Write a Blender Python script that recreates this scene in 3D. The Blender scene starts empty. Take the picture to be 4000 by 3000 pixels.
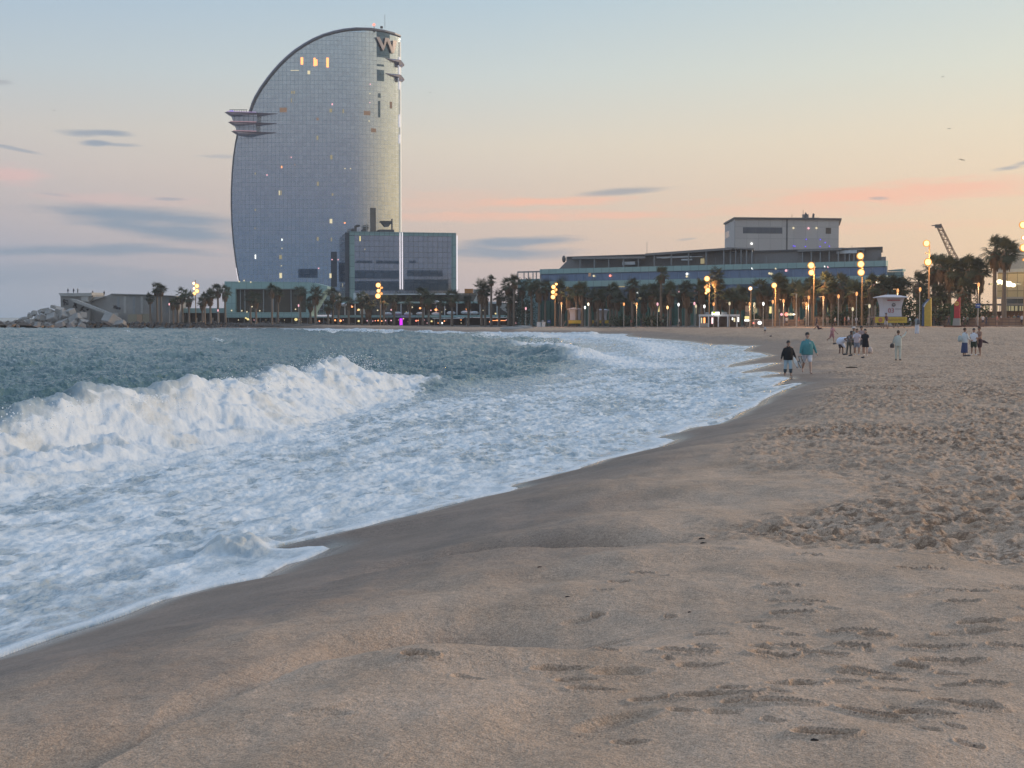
import bpy, bmesh, math, random
import numpy as np
from mathutils import Vector, Matrix, Euler
R = math.radians
random.seed(7)
scene = bpy.context.scene
COL = scene.collection
F = 5600.0          # focal length in photo pixels (4000 wide)
ZC = 3.1            # camera height above the sea
TH = math.atan(260 / F)

# ------------------------------------------------------------------ camera geometry
def ray(px, py):
    xc = (px - 2000) / F; yc = (1500 - py) / F
    return (xc, math.cos(TH) + yc * math.sin(TH), -math.sin(TH) + yc * math.cos(TH))
def P(px, py, d):
    r = ray(px, py); t = d / r[1]
    return Vector((r[0] * t, d, ZC + r[2] * t))
def G(px, py, z):
    r = ray(px, py); t = (z - ZC) / r[2]
    return Vector((r[0] * t, r[1] * t, z))

# ------------------------------------------------------------------ object helpers
def tag(o, label=None, cat=None, group=None, kind=None):
    if label: o['label'] = label
    if cat: o['category'] = cat
    if group: o['group'] = group
    if kind: o['kind'] = kind
    return o
def empty(name, loc, label, cat, group=None, rz=0.0):
    o = bpy.data.objects.new(name, None); COL.objects.link(o)
    o.location = loc; o.rotation_euler = (0, 0, rz); o.empty_display_size = 0.3
    return tag(o, label, cat, group)
def link(name, me, mat=None, parent=None, smooth=False):
    o = bpy.data.objects.new(name, me); COL.objects.link(o)
    if mat is not None and not me.materials: me.materials.append(mat)
    if parent is not None: o.parent = parent
    if smooth:
        me.polygons.foreach_set('use_smooth', [True] * len(me.polygons))
    return o
def copy_tree(o, parent=None):
    c = o.copy(); COL.objects.link(c)
    if parent is not None: c.parent = parent
    for ch in o.children: copy_tree(ch, c)
    return c

class MB:
    def __init__(s): s.v = []; s.f = []; s.uv = None
    def add(s, vs, fs):
        n = len(s.v); s.v.extend([tuple(v) for v in vs]); s.f.extend([tuple(i + n for i in f) for f in fs]); return s
    def box(s, x0, x1, y0, y1, z0, z1):
        return s.add([(x0,y0,z0),(x1,y0,z0),(x1,y1,z0),(x0,y1,z0),(x0,y0,z1),(x1,y0,z1),(x1,y1,z1),(x0,y1,z1)],
                     [(0,3,2,1),(4,5,6,7),(0,1,5,4),(1,2,6,5),(2,3,7,6),(3,0,4,7)])
    def prism(s, poly, y0, y1):          # poly = [(x,z)] extruded in y
        n = len(poly)
        vs = [(x, y0, z) for x, z in poly] + [(x, y1, z) for x, z in poly]
        fs = [tuple(range(n)), tuple(range(2*n-1, n-1, -1))] + [(i, i+n, (i+1) % n + n, (i+1) % n) for i in range(n)]
        return s.add(vs, fs)
    def slab(s, poly, z0, z1):           # poly = [(x,y)]
        n = len(poly)
        vs = [(x, y, z0) for x, y in poly] + [(x, y, z1) for x, y in poly]
        fs = [tuple(range(n-1, -1, -1)), tuple(range(n, 2*n))] + [(i, (i+1) % n, (i+1) % n + n, i+n) for i in range(n)]
        return s.add(vs, fs)
    def tube(s, pts, rad, n=8, cap=True, sx=1.0):
        pts = [Vector(p) for p in pts]; k = len(pts); vs = []
        if not hasattr(rad, '__len__'): rad = [rad] * k
        up = None
        for i, p in enumerate(pts):
            d = (pts[min(i+1, k-1)] - pts[max(i-1, 0)]).normalized()
            if up is None: up = Vector((0, 0, 1)) if abs(d.z) < 0.9 else Vector((1, 0, 0))
            a = d.cross(up).normalized(); b = a.cross(d).normalized()
            for j in range(n):
                t = 2 * math.pi * j / n
                vs.append(p + a * math.cos(t) * rad[i] * sx + b * math.sin(t) * rad[i])
        fs = [(i*n+j, i*n+(j+1) % n, (i+1)*n+(j+1) % n, (i+1)*n+j) for i in range(k-1) for j in range(n)]
        if cap: fs += [tuple(range(n-1, -1, -1)), tuple(range((k-1)*n, k*n))]
        return s.add(vs, fs)
    def ball(s, c, r, nu=10, nv=7):
        if not hasattr(r, '__len__'): r = (r, r, r)
        vs = [(c[0], c[1], c[2] - r[2])]
        for i in range(1, nv):
            ph = -math.pi/2 + math.pi * i / nv
            for j in range(nu):
                t = 2 * math.pi * j / nu
                vs.append((c[0] + r[0]*math.cos(ph)*math.cos(t), c[1] + r[1]*math.cos(ph)*math.sin(t), c[2] + r[2]*math.sin(ph)))
        vs.append((c[0], c[1], c[2] + r[2])); L = len(vs) - 1
        fs = [(0, 1+(j+1) % nu, 1+j) for j in range(nu)]
        for i in range(nv-2):
            a = 1 + i*nu; b = a + nu
            fs += [(a+j, a+(j+1) % nu, b+(j+1) % nu, b+j) for j in range(nu)]
        a = 1 + (nv-2)*nu
        fs += [(a+j, a+(j+1) % nu, L) for j in range(nu)]
        return s.add(vs, fs)
    def caps(s, a, b, ra, rb, n=10):      # tapered capsule
        a = Vector(a); b = Vector(b); d = (b - a)
        if d.length < 1e-5: return s.ball(a, ra)
        d.normalize(); pts = []; rr = []
        for k in range(4):
            t = R(90 - 30*k) if k < 3 else 0
            pts.append(a - d * ra * math.sin(t)); rr.append(max(ra * math.cos(t), 0.001))
        for k in range(4):
            t = R(30*k)
            pts.append(b + d * rb * math.sin(t)); rr.append(max(rb * math.cos(t), 0.001))
        return s.tube(pts, rr, n)
    def mesh(s, name='m'):
        me = bpy.data.meshes.new(name); me.from_pydata(s.v, [], s.f); me.validate(); me.update(); return me
    def build(s, name, mat=None, parent=None, smooth=False):
        return link(name, s.mesh(name), mat, parent, smooth)

# ------------------------------------------------------------------ materials
M = {}
def nodes_of(m):
    m.use_nodes = True; nt = m.node_tree; nt.nodes.clear(); return nt, nt.nodes, nt.links
def mat(name, col, rough=0.7, metal=0.0, var=0.15, scale=3.0, bump=0.0, bscale=8.0, emis=None, estr=0.0, spec=0.5, detail=4):
    m = bpy.data.materials.new(name); nt, N, L = nodes_of(m); M[name] = m
    out = N.new('ShaderNodeOutputMaterial'); b = N.new('ShaderNodeBsdfPrincipled')
    L.new(b.outputs[0], out.inputs[0])
    b.inputs['Roughness'].default_value = rough; b.inputs['Metallic'].default_value = metal
    b.inputs['Specular IOR Level'].default_value = spec
    tc = N.new('ShaderNodeTexCoord')
    nz = N.new('ShaderNodeTexNoise'); nz.inputs['Scale'].default_value = scale; nz.inputs['Detail'].default_value = detail
    L.new(tc.outputs['Object'], nz.inputs['Vector'])
    mx = N.new('ShaderNodeMix'); mx.data_type = 'RGBA'
    c = list(col) + [1]
    mx.inputs[6].default_value = [max(0, x * (1 - var * 1.6)) for x in col] + [1]
    mx.inputs[7].default_value = [min(1, x * (1 + var * 1.6)) for x in col] + [1]
    L.new(nz.outputs[0], mx.inputs[0]); L.new(mx.outputs[2], b.inputs['Base Color'])
    if bump:
        n2 = N.new('ShaderNodeTexNoise'); n2.inputs['Scale'].default_value = bscale; n2.inputs['Detail'].default_value = 5
        L.new(tc.outputs['Object'], n2.inputs['Vector'])
        bp = N.new('ShaderNodeBump'); bp.inputs['Strength'].default_value = bump; bp.inputs['Distance'].default_value = 0.05
        L.new(n2.outputs[0], bp.inputs['Height']); L.new(bp.outputs[0], b.inputs['Normal'])
    if emis is not None:
        b.inputs['Emission Color'].default_value = list(emis) + [1]; b.inputs['Emission Strength'].default_value = estr
    return m
def facade(name, c1, c2, line, w, h, mort=0.06, rough=0.12, metal=0.85, coord='UV', bump=0.0, loc=(0,0,0)):
    """panelled glass or cladding: brick texture gives panel tint + joints"""
    m = bpy.data.materials.new(name); nt, N, L = nodes_of(m); M[name] = m
    out = N.new('ShaderNodeOutputMaterial'); b = N.new('ShaderNodeBsdfPrincipled'); L.new(b.outputs[0], out.inputs[0])
    tc = N.new('ShaderNodeTexCoord'); mp = N.new('ShaderNodeMapping'); mp.inputs['Location'].default_value = loc
    if coord == 'UV': L.new(tc.outputs['UV'], mp.inputs[0])
    else:                                  # object x,z -> brick x,y
        sp = N.new('ShaderNodeSeparateXYZ'); cb = N.new('ShaderNodeCombineXYZ'); ad = N.new('ShaderNodeMath')
        L.new(tc.outputs['Object'], sp.inputs[0]); L.new(sp.outputs[0], ad.inputs[0]); L.new(sp.outputs[1], ad.inputs[1])
        L.new(ad.outputs[0], cb.inputs[0]); L.new(sp.outputs[2], cb.inputs[1]); L.new(cb.outputs[0], mp.inputs[0])
    br = N.new('ShaderNodeTexBrick'); br.offset = 0; br.squash = 1
    br.inputs['Scale'].default_value = 1; br.inputs['Brick Width'].default_value = w; br.inputs['Row Height'].default_value = h
    br.inputs['Mortar Size'].default_value = mort; br.inputs['Mortar Smooth'].default_value = 0.3
    br.inputs['Color1'].default_value = list(c1)+[1]; br.inputs['Color2'].default_value = list(c2)+[1]; br.inputs['Mortar'].default_value = list(line)+[1]
    L.new(mp.outputs[0], br.inputs[0]); L.new(br.outputs['Color'], b.inputs['Base Color'])
    b.inputs['Metallic'].default_value = metal
    mr = N.new('ShaderNodeMapRange'); mr.inputs['To Min'].default_value = rough; mr.inputs['To Max'].default_value = 0.6
    L.new(br.outputs['Fac'], mr.inputs[0]); L.new(mr.outputs[0], b.inputs['Roughness'])
    if bump:
        nz = N.new('ShaderNodeTexNoise'); nz.inputs['Scale'].default_value = 0.35; nz.inputs['Detail'].default_value = 2
        L.new(mp.outputs[0], nz.inputs['Vector'])
        bp = N.new('ShaderNodeBump'); bp.inputs['Strength'].default_value = bump; bp.inputs['Distance'].default_value = 0.4
        L.new(nz.outputs[0], bp.inputs['Height']); L.new(bp.outputs[0], b.inputs['Normal'])
    return m
def glow(name, col, s):
    m = bpy.data.materials.new(name); nt, N, L = nodes_of(m); M[name] = m
    out = N.new('ShaderNodeOutputMaterial'); e = N.new('ShaderNodeEmission'); L.new(e.outputs[0], out.inputs[0])
    e.inputs[0].default_value = list(col)+[1]; e.inputs[1].default_value = s
    return m

# ------------------------------------------------------------------ numpy noise
def _h(ix, iy, seed):
    h = (ix.astype(np.int64) * 374761393 + iy.astype(np.int64) * 668265263 + seed * 974634777) & 0x7fffffff
    h = ((h ^ (h >> 13)) * 1274126177) & 0x7fffffff
    return ((h ^ (h >> 16)) & 0xffff) / 65535.0
def perlin(x, y, seed=0):
    ix = np.floor(x); iy = np.floor(y); fx = x - ix; fy = y - iy
    ux = fx*fx*fx*(fx*(fx*6-15)+10); uy = fy*fy*fy*(fy*(fy*6-15)+10)
    def g(dx, dy):
        a = _h(ix+dx, iy+dy, seed) * 2 * np.pi
        return np.cos(a) * (fx-dx) + np.sin(a) * (fy-dy)
    a = g(0,0); b = g(1,0); c = g(0,1); d = g(1,1)
    return ((a + (b-a)*ux) + ((c + (d-c)*ux) - (a + (b-a)*ux)) * uy) * 1.4
def fbm(x, y, oct=4, seed=0, gain=0.5):
    s = 0; a = 1.0
    for o in range(oct):
        s = s + a * perlin(x, y, seed+o*17); x = x*2.03+5.1; y = y*2.03+1.7; a *= gain
    return s
def sstep(a, b, x):
    t = np.clip((x-a)/(b-a), 0, 1); return t*t*(3-2*t)
def dimples(x, y, cell, seed, aspect=1.8, prob=1.0, rmin=.25, rmax=.5, direct=None):
    """one random footprint-like pit per cell, with a small raised rim"""
    out = np.zeros_like(x); gx = np.floor(x/cell); gy = np.floor(y/cell)
    for dx in (-1, 0, 1):
        for dy in (-1, 0, 1):
            ix = gx+dx; iy = gy+dy
            cx = (ix + .15 + .7*_h(ix, iy, seed)) * cell; cy = (iy + .15 + .7*_h(ix, iy, seed+1)) * cell
            a = _h(ix, iy, seed+2) * np.pi if direct is None else direct + (_h(ix, iy, seed+2)-.5)*1.0
            r = (rmin + (rmax-rmin) * _h(ix, iy, seed+3)) * cell
            on = (_h(ix, iy, seed+4) < prob); dep = .4 + .6*_h(ix, iy, seed+5)
            ux = (x-cx)*np.cos(a) + (y-cy)*np.sin(a); uy = -(x-cx)*np.sin(a) + (y-cy)*np.cos(a)
            q = np.sqrt((ux/aspect)**2 + uy**2) / r
            out += on * dep * (-np.exp(-(q/.8)**6) + .22*np.exp(-((q-1.15)/.22)**2))
    return out
# ================================================================== terrain: waterline, sand, sea
WLZ = lambda y: np.interp(y, [0, 20, 45, 60, 100, 200, 400], [.28, .3, .5, .6, .5, .3, .2])
wl_px = [(-900,2800),(-300,2650),(0,2568),(30,2556),(130,2520),(250,2478),(380,2440),(500,2398),(560,2372),(640,2343),(740,2318),(850,2290),(1020,2258),(1075,2228),
 (1120,2205),(1190,2188),(1240,2166),(1282,2146),(1262,2138),(1200,2140),(1130,2148),(1060,2146),(1130,2124),(1230,2104),(1330,2078),(1390,2068),(1500,2036),
 (1600,2014),(1700,1987),(1800,1962),(1900,1938),(1975,1926),(2022,1908),(1985,1904),(2010,1892),(2100,1872),(2170,1853),(2250,1842),(2272,1826),(2330,1806),(2380,1792),(2440,1782),
 (2500,1766),(2570,1748),(2632,1722),(2600,1714),(2560,1712),(2600,1700),(2650,1690),(2700,1666),(2780,1650),(2850,1632),(2900,1608),(2950,1588),(2975,1565),(3000,1552),
 (3050,1528),(3133,1498),(3105,1498),(3030,1510),(3010,1514),(3050,1490),(3085,1478),(3050,1473),(2985,1478),(2960,1474),(3010,1462),(3048,1459),(2990,1452),(2905,1460),(2890,1456),(2950,1440),
 (3031,1418),(2960,1422),(2840,1437),(2850,1425),(2930,1405),(3003,1390),(2970,1380),(2900,1372),(2920,1360),(2946,1351),(2900,1352),(2850,1347),(2775,1348),(2694,1335),
 (2620,1328),(2523,1321),(2455,1315),(2440,1309),(2455,1305),(2300,1303),(2100,1303),(1900,1300),(1700,1297.5),(1560,1292),(1480,1287)]
WL = []
for px, py in wl_px:
    d = 20
    for _ in range(30):
        g = G(px, py, float(WLZ(d))); d = g.y
    WL.append((g.x, g.y))
WL = [(-16, 3.0)] + WL + [(-60, 384), (-120, 392), (-260, 396), (-260, 432), (-120, 430), (-96, 520), (-96, 1500), (1500, 1500), (1500, -30), (-16, -30)]
WLA = np.array(WL)
NSHORE = len(wl_px) + 3
def shore(x, y):
    """signed distance to the waterline, positive on land"""
    x = np.asarray(x, float); y = np.asarray(y, float); sh = x.shape; x = x.ravel(); y = y.ravel()
    out = np.empty_like(x); n = len(WLA)
    for c in range(0, len(x), 200000):
        xx = x[c:c+200000]; yy = y[c:c+200000]; best = np.full_like(xx, 1e9); ins = np.zeros(xx.shape, bool)
        for i in range(n):
            ax, ay = WLA[i]; bx, by = WLA[(i+1) % n]; ex = bx-ax; ey = by-ay
            t = np.clip(((xx-ax)*ex + (yy-ay)*ey) / (ex*ex+ey*ey), 0, 1)
            best = np.minimum(best, (xx-ax-t*ex)**2 + (yy-ay-t*ey)**2)
            if ay != by:
                cr = ((ay > yy) != (by > yy)) & (xx < (bx-ax)*(yy-ay)/(by-ay)+ax); ins ^= cr
        out[c:c+200000] = np.where(ins, 1, -1) * np.sqrt(best)
    return out.reshape(sh)
# promenade front line (photo column, base row, distance)
PROM = [(-600,1262,402),(900,1262,400),(1560,1272,380),(1900,1275,350),(2300,1276,312),(2900,1277,268),(3400,1274,232),(4000,1272,214),(5600,1270,200)]
PRW = [P(a, b, c) for a, b, c in PROM]
PX = [p.x for p in PRW]; PYY = [p.y for p in PRW]; PZ = [p.z for p in PRW]
def prom_z(x): return np.interp(x, PX, PZ)
def prom_y(x): return np.interp(x, PX, PYY)
def base_z(x, y, s):
    zw = WLZ(y)
    zb = np.interp(y, [0, 8, 14, 25, 50, 85, 105, 130, 200], [1.5, 1.5, 1.32, 1.15, .9, .68, .95, 1.45, 1.7])
    pz = prom_z(x); py_ = prom_y(x)
    k = sstep(.55, 1.0, y / py_); zb = zb*(1-k) + (pz-.12)*k
    sc = np.interp(y, [0, 8, 17, 25, 45, 70, 120, 200, 400], [4.8, 4.8, 4.0, 3.3, 2.2, 4, 12, 16, 8])
    sc = sc * (1 + .18*perlin(x*.25+3, y*.13, 5))
    t = s / sc
    prof = t - np.log1p(np.exp((t-1)*5))/5 + math.log1p(math.exp(-5))/5
    z = np.where(s > 0, zw + (zb-zw)*prof, zw + s*.13)
    return np.maximum(z, -3)
# trodden-sand outline in the photo (berm) and hollows
def gp(px, py, z=1.2): g = G(px, py, z); return (g.x, g.y)
def bump2(x, y, px, py, z, rx, ry, ang, h, p=2.0):
    cx, cy = gp(px, py, z); a = R(ang)
    u = ((x-cx)*math.cos(a) + (y-cy)*math.sin(a))/rx; v = (-(x-cx)*math.sin(a) + (y-cy)*math.cos(a))/ry
    return h*np.exp(-(u*u+v*v)**(p/2))
troB = [gp(a, b, c) for a, b, c in [(3180,1440,.75),(3060,1560,.9),(2940,1620,1.05),(2830,1700,1.1),(2760,1740,1.15),(2900,1800,1.15),(3150,1900,1.2),(3000,2020,1.2),(2650,2060,1.3),(2680,2150,1.3),(3300,2190,1.35),(3500,2240,1.4),(4100,2260,1.4),(5200,2300,1.4)]]
troX = np.array([p[0] for p in troB]); troY = np.array([p[1] for p in troB])
def trodden(x, y):
    """1 where the sand is churned by feet"""
    left = np.interp(y, troY[::-1], troX[::-1])
    m = sstep(-.3, .8 + y*.01, x - left + .5*perlin(x*.8, y*.35, 31))
    yn = np.interp(x, [1.2, 2.0, 3.4], [11.3, 10.5, 9.2]); near = sstep(-.5, 1.1, y - yn + .6*perlin(x*.9, y*.9, 33))
    gap = 1 - .75*bump2(x, y, 3000, 1960, 1.2, 1.5, 1.1, 10, 1.0, 4)
    return m*near*gap*(.55 + .65*np.clip(fbm(x*.35, y*.22, 3, 37)+.55, 0, 1))
FEET = []   # explicit footprints (photo px, py, length m, angle deg, depth)
for a in [(2200,2660,.36,8,.03),(2680,2602,.34,-4,.05),(2790,2790,.5,3,.045),(2900,2828,.22,-4,.035),(3060,2840,.36,-8,.05),(3090,2428,.3,-6,.045),(3140,2378,.3,-14,.04),
 (3050,2306,.3,-4,.045),(3160,2185,.22,-4,.035),(3330,2508,.32,-16,.05),(3420,2534,.22,2,.05),(3070,2560,.24,-4,.05),(3020,2604,.3,3,.055),(3330,2570,.22,0,.055),(3650,2582,.4,-8,.05),
 (3700,2634,.42,4,.06),(3380,2672,.3,-20,.055),(3560,2652,.2,-14,.05),(3860,2729,.2,0,.04),(3780,2842,.36,-10,.05),(3400,2884,.34,-28,.06),(3620,2884,.3,-6,.045),(3220,2978,.3,-6,.055),(3760,2376,.42,-6,.04),
 (3560,2262,.24,-8,.04),(3650,2270,.2,-3,.045),(3760,2436,.26,8,.035),(3830,2505,.3,6,.04),(3160,2734,.22,14,.04),(3100,2745,.3,0,.02),(2420,2240,.2,-10,.03),(2510,2212,.2,-12,.03),(2580,2236,.16,-10,.02),
 (2370,2595,.14,-10,.03),(2480,2470,.2,5,.02),(2320,2740,.3,2,.025),(2250,2700,.25,8,.02),(2740,2650,.3,8,.025),(2550,2790,.26,0,.03),(2860,2760,.16,0,.03),(3500,2760,.25,3,.02),(3250,2600,.2,-5,.03),
 (2940,2450,.24,0,.018),(3700,2540,.2,3,.03),(3930,2590,.24,-2,.04),(3480,2700,.2,12,.03),(3300,2720,.2,-6,.02),(3000,2480,.2,-4,.02),(2780,2500,.22,6,.016),(1830,2700,.2,4,.014),(1640,2640,.22,0,.05)]:
    cx, cy = gp(a[0], a[1], 1.4); FEET.append((cx, cy, a[2], a[3], a[4]))
_r = random.Random(99)
for _ in range(44):
    px_, py_ = _r.uniform(2300, 4100), _r.uniform(2230, 3000); cx, cy = gp(px_, py_, 1.45); FEET.append((cx, cy, _r.uniform(.07, .20), _r.uniform(-35, 25), _r.uniform(.008, .024)))
HOLE = []
def sand_height(x, y):
    HOLE.clear(); pit = np.zeros_like(x)
    s = shore(x, y); z = base_z(x, y, s)
    near = (y < 60)
    # beach cusps: smooth hollows and rounded shoulders along the berm edge
    def hollow(lip, x_full, x_none, x_left, L_, dep):
        lx = np.array([p[0] for p in lip]); ly = np.array([p[1] for p in lip]); v = y - np.interp(x, lx, ly) + .04*perlin(x*2, y*2, 66)
        lat = (1-sstep(x_full, x_none, x)) * sstep(x_left-1.4, x_left, x)
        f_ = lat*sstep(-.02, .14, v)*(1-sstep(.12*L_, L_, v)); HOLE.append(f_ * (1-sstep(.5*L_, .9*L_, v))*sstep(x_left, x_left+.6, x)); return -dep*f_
    z = z + hollow([gp(1900,2190,1.05), gp(2100,2168,1.12), gp(2250,2148,1.2), gp(2450,2143,1.25), gp(2620,2147,1.28), gp(2800,2150,1.3)], .75, 1.6, -.3, 1.5, .46)
    z = z + hollow([gp(300,3600,.9), gp(900,2990,1.1), gp(1250,2770,1.15), gp(1500,2660,1.2), gp(1700,2592,1.25), gp(1950,2582,1.3), gp(2200,2578,1.38), gp(2500,2570,1.4)], -.1, .75, -1.5, 1.6, .12)
    z = z + bump2(x, y, 2420, 2118, 1.15, .75, .62, 12, -.03, 3.0) + bump2(x, y, 2800, 2100, 1.25, .9, .5, 0, -.05, 2.5)
    z = z + bump2(x, y, 2330, 2200, 1.3, 1.05, .35, 3, .06, 2.6)
    z = z + bump2(x, y, 2150, 2455, 1.35, .85, .75, 24, -.15, 2.8) + bump2(x, y, 1650, 2600, 1.15, .5, .38, 30, -.10, 2.5)
    z = z + bump2(x, y, 1950, 2640, 1.35, .9, .26, 8, .05, 2.4)
    z = z + bump2(x, y, 2500, 1935, 1.15, 1.1, 1.3, 35, -.13, 2.6) + bump2(x, y, 2720, 1820, 1.1, 1.1, 2.0, 30, -.14, 2.5) + bump2(x, y, 2960, 1600, .9, 1.2, 4.0, 10, -.10, 2.5)
    on = sstep(.5, 3.5, s)
    z = z + on * (.05*fbm(x*.6, y*.35, 3, 51) + .018*fbm(x*2.1, y*1.6, 3, 52))
    z = z + sstep(30, 90, y) * on * .12 * fbm(x*.08, y*.05, 3, 53)
    # long undrained ripples along the face
    z = z + .006*np.sin((x*.9 + y*.35)*6 + 2*perlin(x, y*.6, 8)) * sstep(.4, 1.5, s) * (1-sstep(3, 5, s)) * near
    m = trodden(x, y) * sstep(1.0, 2.5, s)
    yy = y
    d1 = dimples(x, y, .24, 101, 1.6, .9, .22, .38); d2 = dimples(x+7.3, y+3.1, .42, 131, 1.8, .75, .16, .30); d3 = dimples(x+1.3, y+9.1, .16, 151, 1.3, .7, .3, .45)
    z = z + m * (.050*d1 + .080*d2 + .024*d3 + .030*fbm(x*3.5, y*3.5, 3, 61)) * np.interp(y, [0, 18, 32, 55, 80, 120], [.95, 1.0, .95, .7, .42, .35])
    sm = (1-trodden(x, y)) * sstep(4.2, 5.5, s)
    z = z + sm * .030 * dimples(x+3, y+5, .62, 171, 2.2, .30, .09, .15, 0.1)
    for cx, cy, ln, an, dp in FEET:
        a = R(an); k = (abs(x-cx) < .5) & (abs(y-cy) < .5)
        if not k.any(): continue
        u = ((x[k]-cx)*math.cos(a) + (y[k]-cy)*math.sin(a))/(ln*.36); v = (-(x[k]-cx)*math.sin(a) + (y[k]-cy)*math.cos(a) + .012*np.sin(u*2.2))/(.034*(1-.3*u))
        q = np.sqrt(np.abs(u)**2.6 + v*v) + .14*perlin(x[k]*14, y[k]*14, 9)
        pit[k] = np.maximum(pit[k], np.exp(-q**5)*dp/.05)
        z[k] += dp*1.35*(-np.exp(-q**6) + .25*np.exp(-((q-1.3)/.25)**2))
    HOLE.append(pit); return z, s
def far_ground(x, y):
    x = np.atleast_1d(np.asarray(x, float)); y = np.atleast_1d(np.asarray(y, float))
    z, s = sand_height(x, y)
    return np.where(y > prom_y(x), prom_z(x), z)
def stand(px, py):
    """where the sight line through a photo pixel meets the ground"""
    r = ray(px, py); ds = np.concatenate([np.linspace(4, 60, 1500), np.linspace(60.2, 460, 4000)])
    t = ds / r[1]; xs = r[0]*t; zs = ZC + r[2]*t
    g = far_ground(xs, ds); k = np.argmax(zs < g)
    return Vector((float(xs[k]), float(ds[k]), float(g[k])))

def grid_mesh(name, X, Y, Z, keep, attrs):
    nr, nc = X.shape; me = bpy.data.meshes.new(name)
    idx = np.arange(nr*nc).reshape(nr, nc)
    q = np.stack([idx[:-1,:-1], idx[:-1,1:], idx[1:,1:], idx[1:,:-1]], -1).reshape(-1, 4)
    k = keep.ravel(); q = q[k[q].any(1)]
    used = np.zeros(nr*nc, bool); used[q.ravel()] = True
    remap = np.cumsum(used)-1; q = remap[q]
    co = np.stack([X.ravel()[used], Y.ravel()[used], Z.ravel()[used]], -1).astype(np.float32)
    me.vertices.add(len(co)); me.vertices.foreach_set('co', co.ravel())
    me.loops.add(len(q)*4); me.loops.foreach_set('vertex_index', q.ravel().astype(np.int32))
    me.polygons.add(len(q)); me.polygons.foreach_set('loop_start', np.arange(0, len(q)*4, 4, dtype=np.int32))
    me.polygons.foreach_set('loop_total', np.full(len(q), 4, np.int32))
    me.polygons.foreach_set('use_smooth', np.ones(len(q), bool))
    for an, av in attrs.items():
        a = me.attributes.new(an, 'FLOAT', 'POINT'); a.data.foreach_set('value', av.ravel()[used].astype(np.float32))
    me.update(); me.validate(); return me

QG = 1   # grid coarseness
cols = np.concatenate([np.linspace(-1600, -100, 40)[:-1], np.linspace(-100, 4100, 1080//QG), np.linspace(4100, 5800, 45)[1:]])
# ---- sand
rows = np.concatenate([np.linspace(1266, 1300, 60)[:-1], np.linspace(1300, 1500, 200)[:-1], np.linspace(1500, 3150, 700//QG)])
D = 1.8*F/(rows-1240); D = np.concatenate([D, np.linspace(D[-1], 1.2, 25)[1:]])
Yg = np.repeat(D[:, None], len(cols), 1); Xg = (cols[None, :]-2000)/F*Yg
Zs, S = sand_height(Xg, Yg); hole1, hole2, pitm = HOLE[0].copy(), HOLE[1].copy(), HOLE[2].copy()
wet = 1 - sstep(.55, 1.25, S/np.interp(Yg, [0, 8, 17, 25, 45, 70, 120, 200], [4.6, 4.6, 3.6, 3.0, 1.8, 3, 6, 7]) + .18*fbm(Xg*.5, Yg*.3, 3, 77))
wet = np.clip(np.maximum(wet, .6*hole2), 0, 1)  # shade of the second hollow blended into the wet tone
swash = 1 - sstep(.05, .55 + Yg*.004, S + .12*perlin(Xg*1.5, Yg*.7, 78))
keep = (S > -4) & (Yg < prom_y(Xg) + 8)
me = grid_mesh('sand', Xg, Yg, Zs, keep, {'wet': wet, 'swash': swash, 'trod': trodden(Xg, Yg), 'hollow_shade': np.clip(hole1*1.3, 0, 1), 'pit_shade': np.clip(pitm*(.45+.75*fbm(Xg*9, Yg*9, 2, 88)), 0, 1)})

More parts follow.
